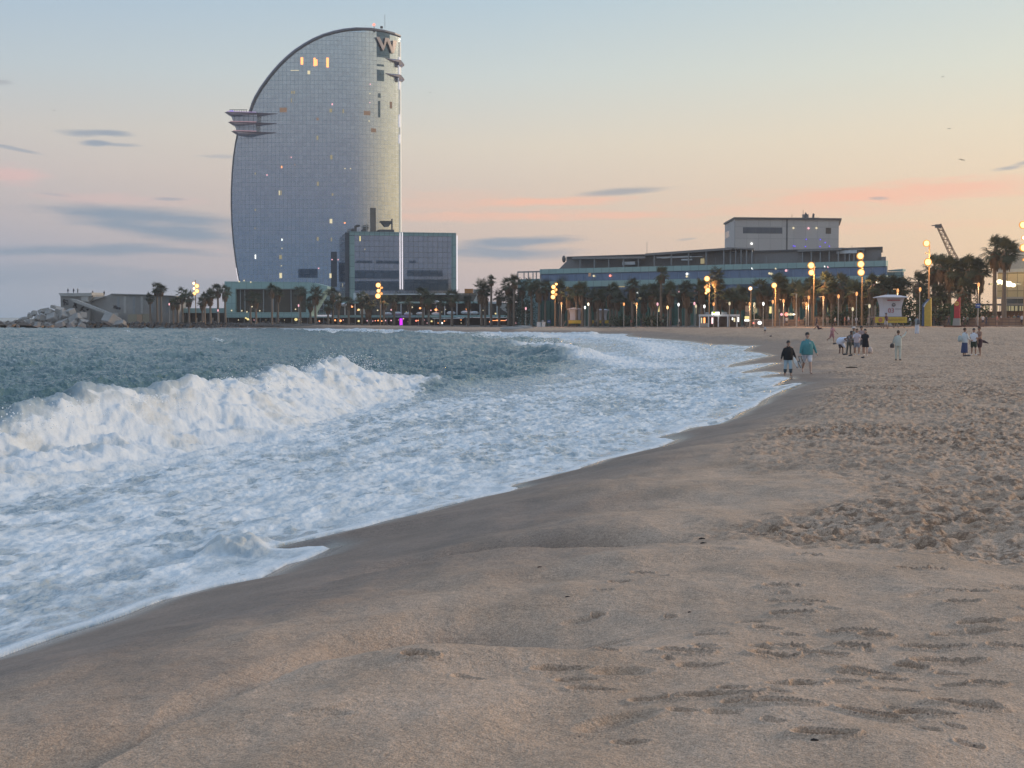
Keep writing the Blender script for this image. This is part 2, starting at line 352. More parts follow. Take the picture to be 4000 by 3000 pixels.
def sand_material():
    m = bpy.data.materials.new('sand'); nt, N, L = nodes_of(m)
    out = N.new('ShaderNodeOutputMaterial'); b = N.new('ShaderNodeBsdfPrincipled'); L.new(b.outputs[0], out.inputs[0])
    geo = N.new('ShaderNodeNewGeometry')
    def noise(sc, det=3, ro=.6):
        n = N.new('ShaderNodeTexNoise'); n.inputs['Scale'].default_value = sc; n.inputs['Detail'].default_value = det; n.inputs['Roughness'].default_value = ro
        L.new(geo.outputs['Position'], n.inputs['Vector']); return n.outputs[0]
    def mixc(f, a, c, blend='MIX'):
        x = N.new('ShaderNodeMix'); x.data_type = 'RGBA'; x.blend_type = blend
        for i, v in ((0, f), (6, a), (7, c)):
            if isinstance(v, (int, float)): x.inputs[i].default_value = v
            elif isinstance(v, tuple): x.inputs[i].default_value = list(v)+[1]
            else: L.new(v, x.inputs[i])
        return x.outputs[2]
    def mr(v, a, b_, c, d):
        x = N.new('ShaderNodeMapRange'); L.new(v, x.inputs[0])
        for i, q in zip((1, 2, 3, 4), (a, b_, c, d)): x.inputs[i].default_value = q
        return x.outputs[0]
    aw = N.new('ShaderNodeAttribute'); aw.attribute_name = 'wet'; asw = N.new('ShaderNodeAttribute'); asw.attribute_name = 'swash'
    atr = N.new('ShaderNodeAttribute'); atr.attribute_name = 'trod'
    dry = mixc(mr(noise(1.2, 4), .35, .65, 0, 1), SAND_DRY1, SAND_DRY2)
    wetc = mixc(mr(noise(1.0, 4), .35, .65, 0, 1), SAND_WET1, SAND_WET2)
    c = mixc(aw.outputs['Fac'], dry, wetc)
    c = mixc(asw.outputs['Fac'], c, SAND_SWASH)
    dm = N.new('ShaderNodeMath'); dm.operation = 'MULTIPLY'; L.new(atr.outputs['Fac'], dm.inputs[0]); L.new(mr(noise(5.5, 6, .8), .49, .55, 0, .8), dm.inputs[1])
    c = mixc(dm.outputs[0], c, (.20, .125, .078))
    aho = N.new('ShaderNodeAttribute'); aho.attribute_name = 'hollow_shade'; c = mixc(aho.outputs['Fac'], c, (.135, .10, .078))  # shade of the first hollow painted into the sand colour
    adp = N.new('ShaderNodeAttribute'); adp.attribute_name = 'pit_shade'; c = mixc(adp.outputs['Fac'], c, (.22, .135, .085))  # footprint pits darkened in the colour to read as shaded
    # grains and small dark pebbles
    g1 = mr(noise(120, 2, .8), .32, .68, .70, 1.27)
    g2 = mr(noise(30, 4, .8), .33, .67, .76, 1.22)
    mul = N.new('ShaderNodeMath'); mul.operation = 'MULTIPLY'; L.new(g1, mul.inputs[0]); L.new(g2, mul.inputs[1])
    cc = N.new('ShaderNodeCombineColor'); [L.new(mul.outputs[0], cc.inputs[i]) for i in range(3)]
    c = mixc(1.0, c, cc.outputs[0], 'MULTIPLY')
    vo = N.new('ShaderNodeTexVoronoi'); vo.inputs['Scale'].default_value = 24; vo.inputs['Randomness'].default_value = 1
    L.new(geo.outputs['Position'], vo.inputs['Vector'])
    peb = mr(vo.outputs['Distance'], .10, .16, 1, 0); clus = mr(noise(1.6, 3), .46, .62, .12, 1)
    pm = N.new('ShaderNodeMath'); pm.operation = 'MULTIPLY'; L.new(peb, pm.inputs[0]); L.new(clus, pm.inputs[1])
    pm2 = N.new('ShaderNodeMath'); pm2.operation = 'MULTIPLY'; L.new(pm.outputs[0], pm2.inputs[0]); L.new(mr(asw.outputs['Fac'], 0, 1, .8, 0), pm2.inputs[1])
    c = mixc(pm2.outputs[0], c, (.11, .085, .075))
    L.new(c, b.inputs['Base Color'])
    rgh = mixc(aw.outputs['Fac'], (.95, .95, .95), (.6, .6, .6)); rgh = mixc(asw.outputs['Fac'], rgh, (.22, .22, .22))
    L.new(rgh, b.inputs['Roughness']); b.inputs['Specular IOR Level'].default_value = .35
    ad = N.new('ShaderNodeMath'); L.new(noise(60, 3, .7), ad.inputs[0]); ad2 = N.new('ShaderNodeMath'); ad2.operation = 'MULTIPLY'; ad2.inputs[1].default_value = 3.0
    L.new(noise(9, 4, .65), ad2.inputs[0]); L.new(ad2.outputs[0], ad.inputs[1])
    bp = N.new('ShaderNodeBump'); bp.inputs['Distance'].default_value = .012; L.new(ad.outputs[0], bp.inputs['Height'])
    L.new(mr(asw.outputs['Fac'], 0, 1, .75, .03), bp.inputs['Strength']); L.new(bp.outputs[0], b.inputs['Normal'])
    return m
SAND_DRY1 = (.44, .305, .212); SAND_DRY2 = (.54, .385, .278); SAND_WET1 = (.20, .140, .103); SAND_WET2 = (.285, .20, .15); SAND_SWASH = (.145, .108, .086)
sand = link('sand_beach', me, sand_material()); tag(sand, kind='structure')

# ---- sea
def ridge(x, y, ys, xs, hs, back, front, seed, rough=1.0):
    """a breaking wave: crest line x(y), height h(y); steep tumbling side to +x. returns height, foam"""
    xc = np.interp(y, ys, xs) + .35*perlin(y*.28, y*0+1.3, seed) * rough; h = np.interp(y, ys, hs, left=0, right=0)
    h = h * (1 + .16*fbm(y*.45, y*0+.5, 3, seed+1))
    q = x - xc
    b = np.exp(-(np.minimum(q, 0)/back)**2)
    t = np.clip(q/front, 0, 1.0); f = (1-t)**.9*(1-t*t*.2)
    prof = np.where(q < 0, b, f)
    lump = fbm(x*.7, y*1.0, 4, seed+2, .5)
    tur = sstep(-.5, .3, q/front) * (1-sstep(.7, 1.5, q/front))
    # ragged streaky curtain of falling foam
    z = h*prof + h*tur*(.085*lump + .022*fbm(x*1.6, y*3.4, 3, seed+5, .5) + .05*perlin(x*.25, y*.8, seed+9))
    foam = sstep(-.16, .12, q/front + .12*lump) * (1-sstep(1.0, 1.6, q/front)) * sstep(.05, .3, h)
    return np.where(h > 0, z, 0), foam, tur*sstep(.05, .3, h)
rows = np.concatenate([3.1*F/np.geomspace(14000, 420, 60)[:-1]+1240, np.linspace(1240+3.1*F/420, 1330, 130)[:-1], np.linspace(1330, 1700, 520//QG)[:-1], np.linspace(1700, 2700, 520//QG)])
D = 3.0*F/(rows-1240); D = np.concatenate([D, np.linspace(D[-1], 2, 20)[1:]])
wc = np.concatenate([np.linspace(-3000, -100, 60)[:-1], np.linspace(-100, 3300, 980//QG), np.linspace(3300, 5200, 20)[1:]])
Yg = np.repeat(D[:, None], len(wc), 1); Xg = (wc[None, :]-2000)/F*Yg
S = shore(Xg, Yg); off = np.maximum(-S, 0)
zw = WLZ(Yg)
Z = zw*np.exp(-off/7) + .012
# crest-aligned coordinates (waves run along the beach)
ca, sa = math.cos(R(17)), math.sin(R(17))
U = Xg*ca - Yg*sa; V = Xg*sa + Yg*ca
xb = np.interp(Yg, [0, 26, 34, 50, 60, 75, 100, 150, 200, 232, 290, 340, 380], [-10.5, -8.6, -7.4, -5.8, -2.4, 1.4, 5.0, 5.5, 4, -2, -30, -56, -90])
inner = sstep(-.6, 1.2 + Yg*.012, Xg - xb + .8*fbm(Xg*.3, Yg*.12, 3, 91))       # foam apron
open_ = 1 - inner
fade = np.clip(off/2.5, 0, 1)
fi = np.interp(Yg, [0, 200, 1000, 4000], [1, 1, .6, .1])
w = .16*fbm(U*.22, V*.10, 3, 201) + .20*np.maximum(0, .62-np.abs(perlin(U*.17+.6*perlin(V*.1, U*.1, 3), V*.06, 203)))**1.6 + .07*(.5-np.abs(fbm(U*.9, V*.45, 3, 205)))
w = w + .04*fbm(U*2.6, V*1.5, 3, 207)
Z = Z + open_*fade*fi*w*2.7
lum = fbm(U*1.3, V*.6, 4, 211, .55)
Z = Z + inner*np.clip(off/1.2, 0, 1)*(.05*lum + .028*fbm(U*4.5, V*2.2, 3, 215, .6) + .05*np.maximum(0, perlin(U*.35, V*.09, 219))) * np.interp(Yg, [10, 60, 200], [.8, 1.5, 2.0])
# breakers
z1, f1, t1 = ridge(Xg, Yg, [12,20,24,27,31,35,40,45,49,52,55,58,60.5,63], [-12.6,-11.6,-11.1,-10.5,-9.7,-8.4,-7.9,-7.5,-7.2,-7.0,-6.6,-6.2,-5.7,-5.0], [.6,.74,.82,.88,.92,.90,1.0,1.08,1.10,1.22,1.22,.72,.2,0], 1.9, 2.3, 301)
z2, f2, t2 = ridge(Xg, Yg, [72,78,85,95,110,125,140,158], [6.4,5.8,5.0,4.3,3.4,2.6,.8,-2.5], [0,.2,.45,.58,.58,.55,.4,0], 2.6, 3.6, 331, 2.2)
z3, f3, t3 = ridge(Xg, Yg, [60,66,74,84,92], [-3.2,-2.6,-1.6,-.6,.6], [0,0,0,0,0], 1.6, 1.4, 351)
z4, f4, t4 = ridge(Xg, Yg, [95,110,130,150,175,200,215], [9.5,10,12,13,12,9,6], [0,.4,.5,.45,.6,.5,0], 2.4, 3.2, 361, 2)
Z = Z + (z1+z2+z3*.8+z4*.8)*np.clip(off/1.5, 0, 1)
# long far breakers that follow the curving bay
far = sstep(170, 220, Yg) * sstep(-62, -40, Xg)
for o_, h_ in ((6, .45), (13, .55), (24, .45)):
    wob = o_ + 2.5*perlin(Xg*.07, Yg*.03, int(o_)+400)
    Z = Z + far*h_*np.exp(-((off-wob)/1.6)**2)*(.5+.8*np.clip(fbm(Xg*.12, Yg*.05, 2, 421)+.4, 0, 1))
# spilling splash at the near backwash
sx, sy = gp(925, 2158, .25); dd = np.sqrt(((Xg-sx)/.36)**2 + ((Yg-sy)/.40)**2)
spl = np.exp(-(dd*(1+.5*perlin(Xg*3.1, Yg*3.1, 445)))**4); Z = Z + spl*(.14 + .12*np.abs(fbm(Xg*2.4, Yg*2.0, 3, 441, .5)))
sx2, sy2 = gp(1300, 2062, .3)
Z = np.where(S > .02, WLZ(Yg) - .12*np.minimum(S, 3) - .02, Z)
# thin curled lip of the swash edge
edge = np.exp(-((off-.09)/.10)**2)*np.interp(Yg, [10, 40, 100], [1, 1, .6]) * (S < 0)
Z = Z + .022*edge*(.6+.8*np.abs(perlin(Xg*2.5, Yg*1.5, 451)))
streaky = fbm(U*.55, V*.12, 4, 491, .6)
milk = inner*np.interp(Yg, [0, 20, 60, 200], [.8, .75, .6, .8])
foam = np.clip(inner*(np.interp(Yg, [0, 18, 35, 60, 120, 200], [.92, .90, .82, .72, .66, .74]) + .22*lum + .32*streaky) + f1 + f2*.9 + f3*.4 + f4*.6 + far*sstep(.0, .7, (1-sstep(14, 30, off)))*(.9+.3*lum), 0, 1.3)
# drifting foam streaks behind the breaker, whitecaps further out
streak = sstep(.18, .6, fbm(U*.5, V*.13, 4, 461)) * sstep(0, 2, Xg-xb+7.5) * (Yg > 24) * (1-sstep(60, 90, Yg)) * .55
caps_ = sstep(.70, .98, fbm(U*.16, V*.09, 3, 463)+.25*perlin(U*.02, V*.02, 8)) * (Yg > 60) * .7
for cpx, cpy in ((310, 1316), (1190, 1289), (1360, 1291), (1460, 1289), (1270,1291), (60, 1420), (850,1333)):
    g = G(cpx, cpy, .3); r_ = g.y*.011
    k_ = np.exp(-(((Xg-g.x)/r_)**2 + ((Yg-g.y)/(r_*1.4))**2)); caps_ = caps_ + k_*.95; Z = Z + k_*.22*(off > 1)
foam = np.clip(foam + open_*(streak + caps_), 0, 1.3)
foam = np.clip(foam - sstep(.05, .45, fbm(U*.28, V*.06, 3, 471)) * sstep(55, 70, Yg)*(1-sstep(150, 200, Yg)) * (Xg < np.interp(Yg, [55, 75, 100, 140], [-1, 2, 3, 4])) * .8 * (1-t2) * (1-t1), 0, 1.3)
foam = np.clip(foam - .42*(1-sstep(0, 7, Xg-xb))*sstep(44, 58, Yg)*(1-sstep(150, 190, Yg))*(1-f1)*(1-.7*f2), 0, 1.3)
foam = np.maximum(foam, edge); thin = 1-sstep(.05, .5, off)
keep = (S < 1.0)
me = grid_mesh('sea', Xg, Yg, Z, keep, {'foam': foam, 'white': np.clip(t1+t2+t3+.8*t4+edge+spl*.6, 0, 1), 'milk': milk, 'muddy': np.clip(spl*1.2 + .55*t1*sstep(.0, .5, fbm(Xg*.9, Yg*.5, 3, 481)), 0, 1)})
def sea_material():
    m = bpy.data.materials.new('sea_water'); nt, N, L = nodes_of(m)
    out = N.new('ShaderNodeOutputMaterial'); geo = N.new('ShaderNodeNewGeometry')
    def node(t, **k):
        n = N.new(t)
        for a, v in k.items(): setattr(n, a, v)
        return n
    def math_(op, a, b_=None):
        n = N.new('ShaderNodeMath'); n.operation = op
        for i, v in enumerate((a, b_)):
            if v is None: continue
            if isinstance(v, (int, float)): n.inputs[i].default_value = v
            else: L.new(v, n.inputs[i])
        return n.outputs[0]
    mp = N.new('ShaderNodeMapping'); mp.inputs['Rotation'].default_value = (0, 0, R(17)); mp.inputs['Scale'].default_value = (1, .5, 1); L.new(geo.outputs['Position'], mp.inputs[0])
    def noise(sc, det=3, ro=.6, src=None):
        n = N.new('ShaderNodeTexNoise'); n.inputs['Scale'].default_value = sc; n.inputs['Detail'].default_value = det; n.inputs['Roughness'].default_value = ro
        L.new(src or mp.outputs[0], n.inputs['Vector']); return n.outputs[0]
    def mr(v, a, b_, c, d, st='LINEAR'):
        x = N.new('ShaderNodeMapRange'); x.interpolation_type = st; L.new(v, x.inputs[0])
        for i, q in zip((1, 2, 3, 4), (a, b_, c, d)): x.inputs[i].default_value = q
        return x.outputs[0]
    af = node('ShaderNodeAttribute'); af.attribute_name = 'foam'; aw = node('ShaderNodeAttribute'); aw.attribute_name = 'white'; am = node('ShaderNodeAttribute'); am.attribute_name = 'muddy'
    # water body
    wb = N.new('ShaderNodeBsdfPrincipled'); wb.inputs['Base Color'].default_value = (.045, .105, .125, 1); wb.inputs['Roughness'].default_value = .22; wb.inputs['Specular IOR Level'].default_value = .4
    wb.inputs['IOR'].default_value = 1.33
    ak = node('ShaderNodeAttribute'); ak.attribute_name = 'milk'; wk = node('ShaderNodeMix', data_type='RGBA'); L.new(ak.outputs['Fac'], wk.inputs[0]); wk.inputs[6].default_value = (.085,.155,.17,1); wk.inputs[7].default_value = (.44,.50,.55,1); L.new(wk.outputs[2], wb.inputs['Base Color'])
    b1 = N.new('ShaderNodeBump'); b1.inputs['Strength'].default_value = 1; b1.inputs['Distance'].default_value = .45
    hh = math_('ADD', math_('MULTIPLY', noise(.9, 4, .6), 1.0), math_('MULTIPLY', noise(5, 3, .6), .22)); L.new(hh, b1.inputs['Height']); L.new(b1.outputs[0], wb.inputs['Normal'])
    # foam
    fb = N.new('ShaderNodeBsdfPrincipled'); fb.inputs['Roughness'].default_value = .75; fb.inputs['Specular IOR Level'].default_value = .3
    fc = node('ShaderNodeMix', data_type='RGBA'); fc.inputs[6].default_value = (.50, .55, .58, 1); fc.inputs[7].default_value = (.80, .82, .83, 1)
    L.new(mr(noise(2.2, 5, .7), .35, .62, 0, 1), fc.inputs[0])
    fw = node('ShaderNodeMix', data_type='RGBA'); L.new(aw.outputs['Fac'], fw.inputs[0]); L.new(fc.outputs[2], fw.inputs[6]); fw.inputs[7].default_value = (.74, .76, .775, 1)
    fm = node('ShaderNodeMix', data_type='RGBA'); L.new(math_('MULTIPLY', am.outputs['Fac'], mr(noise(3, 4, .7), .35, .6, .15, .9)), fm.inputs[0]); L.new(fw.outputs[2], fm.inputs[6]); fm.inputs[7].default_value = (.52, .49, .42, 1)
    L.new(fm.outputs[2], fb.inputs['Base Color'])
    b2 = N.new('ShaderNodeBump'); b2.inputs['Strength'].default_value = .7; b2.inputs['Distance'].default_value = .05
    L.new(math_('ADD', noise(3.5, 5, .7), math_('MULTIPLY', noise(16, 3, .7), .25)), b2.inputs['Height']); L.new(b2.outputs[0], fb.inputs['Normal'])
    # foam coverage: attribute pushed through a lacy threshold
    lace = math_('ADD', math_('MULTIPLY', noise(1.1, 6, .72), .75), math_('MULTIPLY', noise(7.5, 4, .7), .25))
    wn = N.new('ShaderNodeTexNoise'); wn.inputs['Scale'].default_value = 1.6; wn.inputs['Detail'].default_value = 3; L.new(mp.outputs[0], wn.inputs['Vector'])
    wv = N.new('ShaderNodeMix'); wv.data_type = 'VECTOR'; wv.inputs[0].default_value = .35; L.new(mp.outputs[0], wv.inputs[4]); L.new(wn.outputs['Color'], wv.inputs[5])
    vo = N.new('ShaderNodeTexVoronoi'); vo.feature = 'DISTANCE_TO_EDGE'; vo.inputs['Scale'].default_value = 3.6; L.new(wv.outputs[1], vo.inputs['Vector'])
    gap = math_('MULTIPLY', mr(vo.outputs['Distance'], .06, .26, 0, 1, 'SMOOTHSTEP'), mr(noise(.8, 3), .42, .60, .04, .34))
    lace = math_('SUBTRACT', lace, gap)
    cov = mr(math_('ADD', math_('MULTIPLY', af.outputs['Fac'], .62), lace), .72, 1.02, 0, 1, 'SMOOTHSTEP')
    cov = math_('MAXIMUM', cov, aw.outputs['Fac'])
    mix = N.new('ShaderNodeMixShader'); L.new(math_('MULTIPLY', cov, .95), mix.inputs[0]); L.new(wb.outputs[0], mix.inputs[1]); L.new(fb.outputs[0], mix.inputs[2]); L.new(mix.outputs[0], out.inputs[0])
    return m
sea = link('sea_water', me, sea_material()); tag(sea, kind='structure')

# sea spray torn off the crests: countless droplets, one mesh
rng = np.random.default_rng(5); mb = MB()
oct_f = [(0,2,4),(2,1,4),(1,3,4),(3,0,4),(2,0,5),(1,2,5),(3,1,5),(0,3,5)]
def sprinkle(ys, xs, hs, n, sz, spread, up):
    for _ in range(n):
        y = rng.uniform(ys[0], ys[-1]); x = np.interp(y, ys, xs) + rng.normal(.25, spread); h = np.interp(y, ys, hs)
        c = Vector((x, y, .15 + h*(.86+.2*math.sin(y*2.1)) + abs(rng.normal(0, up)) * (.5+.5*math.sin(y*1.3)**2))); r = sz*rng.uniform(.4, 1.3)
        if abs(x - np.interp(y, ys, xs)) > .9: continue
        mb.add([c+Vector(v)*r for v in ((1,0,0),(-1,0,0),(0,1,0),(0,-1,0),(0,0,1),(0,0,-1))], oct_f)
sprinkle([20,24,27,31,35,40,45,49,52,56,59,62], [-11.6,-11.1,-10.5,-9.7,-8.4,-7.9,-7.5,-7.2,-7.0,-6.6,-6.2,-5.7], [.85,.95,1.0,1.02,1.0,1.12,1.22,1.22,1.34,1.42,1.2,.75], 2600, .016, .45, .10)
sprinkle([78,85,95,110,125,140], [5.2,4.5,4.1,3.6,3.1,1.6], [.35,.9,1.0,.95,.95,.7], 500, .03, .5, .14)
mat('spray', (.86, .88, .9), .8, var=.02)
o = mb.build('sea_spray', M['spray']); tag(o, 'fine white spray blown off the crests of the breakers', 'spray', kind='stuff')
# ================================================================== dusk sky
def s2l(c):
    return tuple(((v/255)/12.92 if v/255 <= .04045 else ((v/255+.055)/1.055)**2.4) for v in c)
world = bpy.data.worlds.new("World"); scene.world = world; world.use_nodes = True
nt = world.node_tree; nt.nodes.clear(); N = nt.nodes; L = nt.links
out = N.new('ShaderNodeOutputWorld'); bg = N.new('ShaderNodeBackground'); L.new(bg.outputs[0], out.inputs[0])
tc = N.new('ShaderNodeTexCoord'); sp = N.new('ShaderNodeSeparateXYZ'); L.new(tc.outputs['Generated'], sp.inputs[0])
def wm(op, a, b_=None, c_=None, clamp=False):
    n = N.new('ShaderNodeMath'); n.operation = op; n.use_clamp = clamp
    for i, v in enumerate((a, b_, c_)):
        if v is None: continue
        if isinstance(v, (int, float)): n.inputs[i].default_value = v
        else: L.new(v, n.inputs[i])
    return n.outputs[0]
def wmix(f, a, b_):
    x = N.new('ShaderNodeMix'); x.data_type = 'RGBA'
    for i, v in ((0, f), (6, a), (7, b_)):
        if isinstance(v, (int, float)): x.inputs[i].default_value = v
        elif isinstance(v, tuple): x.inputs[i].default_value = list(v)+[1]
        else: L.new(v, x.inputs[i])
    return x.outputs[2]
def wmr(v, a, b_, c=0, d=1, st='SMOOTHSTEP'):
    x = N.new('ShaderNodeMapRange'); x.interpolation_type = st; L.new(v, x.inputs[0])
    for i, q in zip((1, 2, 3, 4), (a, b_, c, d)): x.inputs[i].default_value = q
    return x.outputs[0]
X, Y_, Z_ = sp.outputs[0], sp.outputs[1], sp.outputs[2]
az = wm('MULTIPLY', wm('ARCTAN2', X, Y_), 180/math.pi)
hor = wm('SQRT', wm('ADD', wm('MULTIPLY', X, X), wm('MULTIPLY', Y_, Y_)))
el = wm('MULTIPLY', wm('ARCTAN2', Z_, hor), 180/math.pi)
fac = wm('POWER', wm('MAXIMUM', wm('DIVIDE', el, 90.0), 0.0), .5)
def ramp(stops):
    """stops: (elevation in degrees, sRGB)"""
    r = N.new('ShaderNodeValToRGB'); L.new(fac, r.inputs[0]); e = r.color_ramp.elements
    for i, (d, c) in enumerate(stops):
        p = math.sqrt(d/90)
        if i < 2: k = e[i]; k.position = p
        else: k = e.new(p)
        k.color = list(s2l(c))+[1]
    return r.outputs[0]
ZEN = [(22, (176,198,218)), (45, (158,184,214)), (90, (142,172,210))]
rL = ramp([(0, (142,161,182)), (1.2, (156,168,185)), (2.6, (172,174,187)), (4.2, (195,186,187)), (5.6, (205,194,190)), (7.2, (205,200,194)), (9.5, (188,200,206)), (12.6, (166,190,210))] + ZEN)
rM = ramp([(0, (184,176,186)), (1.6, (203,184,178)), (3.4, (217,194,177)), (5.0, (223,203,184)), (6.8, (224,213,194)), (9.5, (204,213,210)), (12.6, (178,201,214))] + ZEN)
rR = ramp([(0, (234,190,146)), (1.6, (240,201,156)), (3.4, (243,209,166)), (5.2, (241,214,178)), (7.2, (234,220,192)), (9.5, (220,222,206)), (12.6, (200,214,214))] + ZEN)
rS = ramp([(0, (255,196,110)), (2.0, (255,212,138)), (5, (255,225,170)), (9, (250,234,202)), (14, (226,226,210))] + ZEN)
rB = ramp([(0, (80,108,142)), (2.5, (94,116,146)), (5, (130,131,150)), (7.5, (154,153,162)), (10, (168,175,180)), (14, (182,192,200))] + ZEN)
sky = wmix(wmr(az, -21, 1, st='LINEAR'), rL, rM)
sky = wmix(wmr(az, 0, 20, st='LINEAR'), sky, rR)
sky = wmix(wmr(az, 20, 55), sky, rS)
sky = wmix(wmr(az, 95, 165), sky, rB)
sky = wmix(wmr(az, -20, -80), sky, rB)
# clouds, laid out by direction (degrees of azimuth / elevation)
cu = wm('MULTIPLY', az, 97.7); cv = wm('MULTIPLY', el, 97.7)         # about photo-pixel sized units of angle
cmb = N.new('ShaderNodeCombineXYZ'); L.new(cu, cmb.inputs[0]); L.new(cv, cmb.inputs[1])
mpn = N.new('ShaderNodeMapping'); mpn.inputs['Scale'].default_value = (1/260, 1/34, 1); L.new(cmb.outputs[0], mpn.inputs[0])
nz = N.new('ShaderNodeTexNoise'); nz.inputs['Scale'].default_value = 1; nz.inputs['Detail'].default_value = 5; nz.inputs['Roughness'].default_value = .6; L.new(mpn.outputs[0], nz.inputs['Vector'])
nf = wm('MULTIPLY', wm('SUBTRACT', nz.outputs[0], .5), 2.0)
def cloud(px, py, a, b, slope, amt, col, sky, soft=1.0, rag=1.1):
    u0 = math.degrees(math.atan((px-2000)/F))*97.7; v0 = math.degrees(math.atan((1240-py)/F))*97.7
    du = wm('SUBTRACT', cu, u0); dv = wm('SUBTRACT', wm('SUBTRACT', cv, v0), wm('MULTIPLY', du, slope))
    du = wm('DIVIDE', du, a*1.22); dv = wm('DIVIDE', dv, b*1.45)
    r = wm('SQRT', wm('ADD', wm('MULTIPLY', du, du), wm('MULTIPLY', dv, dv)))
    r = wm('ADD', r, wm('MULTIPLY', nf, rag))
    m_ = wmr(r, 1.0, 1.0-.85*soft, 0, amt)
    return wmix(m_, sky, col)
DK = s2l((126,150,172)); DK2 = s2l((142,158,176)); PK = s2l((255,190,158)); PK2 = s2l((232,190,184)); DG = s2l((160,164,170))
for a in [(3560,770,620,42,.03,.85,PK,1,.7),(3150,820,620,34,0,.35,PK,1,.8),(2150,790,330,18,.02,.8,PK,1,.8),(2350,845,430,18,.0,.6,PK,1,.9),(1750,800,400,50,0,.3,PK,1,.6),
          (1800,850,500,20,0,.4,PK,1,.8),(60,720,130,36,-.05,.7,PK2,1,.6),(450,800,320,24,0,.35,PK2,1,.8),(3300,900,800,20,0,.25,PK,1,1),
          (560,858,430,34,-.06,.85,DK,1,.45),(660,915,420,32,-.12,.85,DK,1,.45),(300,990,470,22,.02,.75,DK,1,.6),(620,985,300,12,-.08,.5,DK2,1,.7),
          (340,556,95,13,0,.75,DK2,1,.8),(450,552,80,12,-.04,.8,DK2,.9,.6),(390,590,60,12,0,.85,DK2,.8,.5),(480,594,80,7,0,.6,DK2,1,.6),
          (70,622,150,7,-.18,.6,DK2,1,.7),(20,380,45,9,0,.5,DG,1,.7),(660,793,70,7,0,.55,DK2,1,.6),(860,630,110,9,0,.4,DK2,1,.8),
          (2030,945,270,20,.03,.85,DK,1,.5),(1960,990,320,30,0,.8,DK,1,.5),(2440,752,210,13,.06,.85,DG,1,.45),(2680,938,45,5,.1,.5,DG,1,.6),
          (3425,792,40,6,0,.6,DG,1,.5),(3930,692,60,8,.1,.75,DG,1,.5),(3990,675,60,10,.2,.7,DG,1,.5),(220,785,60,5,-.1,.3,DK2,1,.5),(200,1080,500,40,0,.35,DK,1,.8),(700,1120,500,40,0,.25,DK,1,.8)]:
    sky = cloud(a[0], a[1], a[2], a[3], a[4], a[5], a[6], sky, a[7], a[8])
hs = N.new('ShaderNodeHueSaturation'); hs.inputs['Saturation'].default_value = .95; L.new(sky, hs.inputs['Color']); L.new(hs.outputs[0], bg.inputs[0]); bg.inputs[1].default_value = 1.06
world.cycles.sampling_method = 'MANUAL'; world.cycles.sample_map_resolution = 512
# low glow of the set sun
sd = bpy.data.lights.new('sun', 'SUN'); sd.energy = 1.9; sd.angle = R(16); sd.color = (1, .78, .56)
so = bpy.data.objects.new('sun', sd); COL.objects.link(so)
saz, sel = R(72), R(15)
so.rotation_euler = Vector((math.sin(saz)*math.cos(sel), math.cos(saz)*math.cos(sel), math.sin(sel))).to_track_quat('Z', 'Y').to_euler()
# camera
cd = bpy.data.cameras.new('camera'); cam = bpy.data.objects.new('camera', cd); COL.objects.link(cam)
cam.location = (0, 0, ZC); cam.rotation_euler = (R(90)-TH, 0, 0); cd.sensor_width = 36; cd.lens = 36*F/4000; cd.clip_end = 30000; cd.clip_start = .1
scene.camera = cam
scene.view_settings.view_transform = 'Standard'; scene.view_settings.look = 'None'; scene.view_settings.exposure = 0; scene.view_settings.gamma = 1
scene.render.engine = 'CYCLES'
# ================================================================== buildings
class Wall:
    """a vertical plane through two ground points; pixels on it turn into local (u, z)"""
    def __init__(s, a, b, zb):
        s.a = Vector(a[:2]); s.b = Vector(b[:2]); s.d = (s.b-s.a).normalized(); s.zb = zb
        s.rz = math.atan2(s.d.y, s.d.x); s.n = Vector((-s.d.y, s.d.x))
    def uz(s, px, py, y=0.0):     # y = how far behind the plane
        r = ray(px, py); den = r[0]*s.n.x + r[1]*s.n.y; t = (s.a.dot(s.n) + y)/den
        p = Vector((r[0]*t, r[1]*t)); return ((p-s.a).dot(s.d), ZC + r[2]*t - s.zb)
    def u(s, px, y=0.0): return s.uz(px, 1240, y)[0]
    def z(s, px, py, y=0.0): return s.uz(px, py, y)[1]
    def body(s, px0, px1, y0, y1, z0, z1, mb=None):
        return (mb or MB()).slab([(s.u(px0, y0), y0), (s.u(px1, y0), y0), (s.u(px1, y1), y1), (s.u(px0, y1), y1)], z0, z1)
    def thing(s, name, label, cat, group=None): return empty(name, (s.a.x, s.a.y, s.zb), label, cat, group, s.rz)
    def rect(s, px0, py0, px1, py1, y=0.0):       # -> u0,u1,z0,z1
        u0 = s.u(px0, y); u1 = s.u(px1, y); pm = (px0+px1)/2
        return u0, u1, s.z(pm, py1, y), s.z(pm, py0, y)
def flat(w, parent, name, px0, py0, px1, py1, m, y0=-.06, y1=.1):
    u0, u1, z0, z1 = w.rect(px0, py0, px1, py1, y0)
    return w.body(px0, px1, y0, y1, z0, z1).build(name, m, parent)

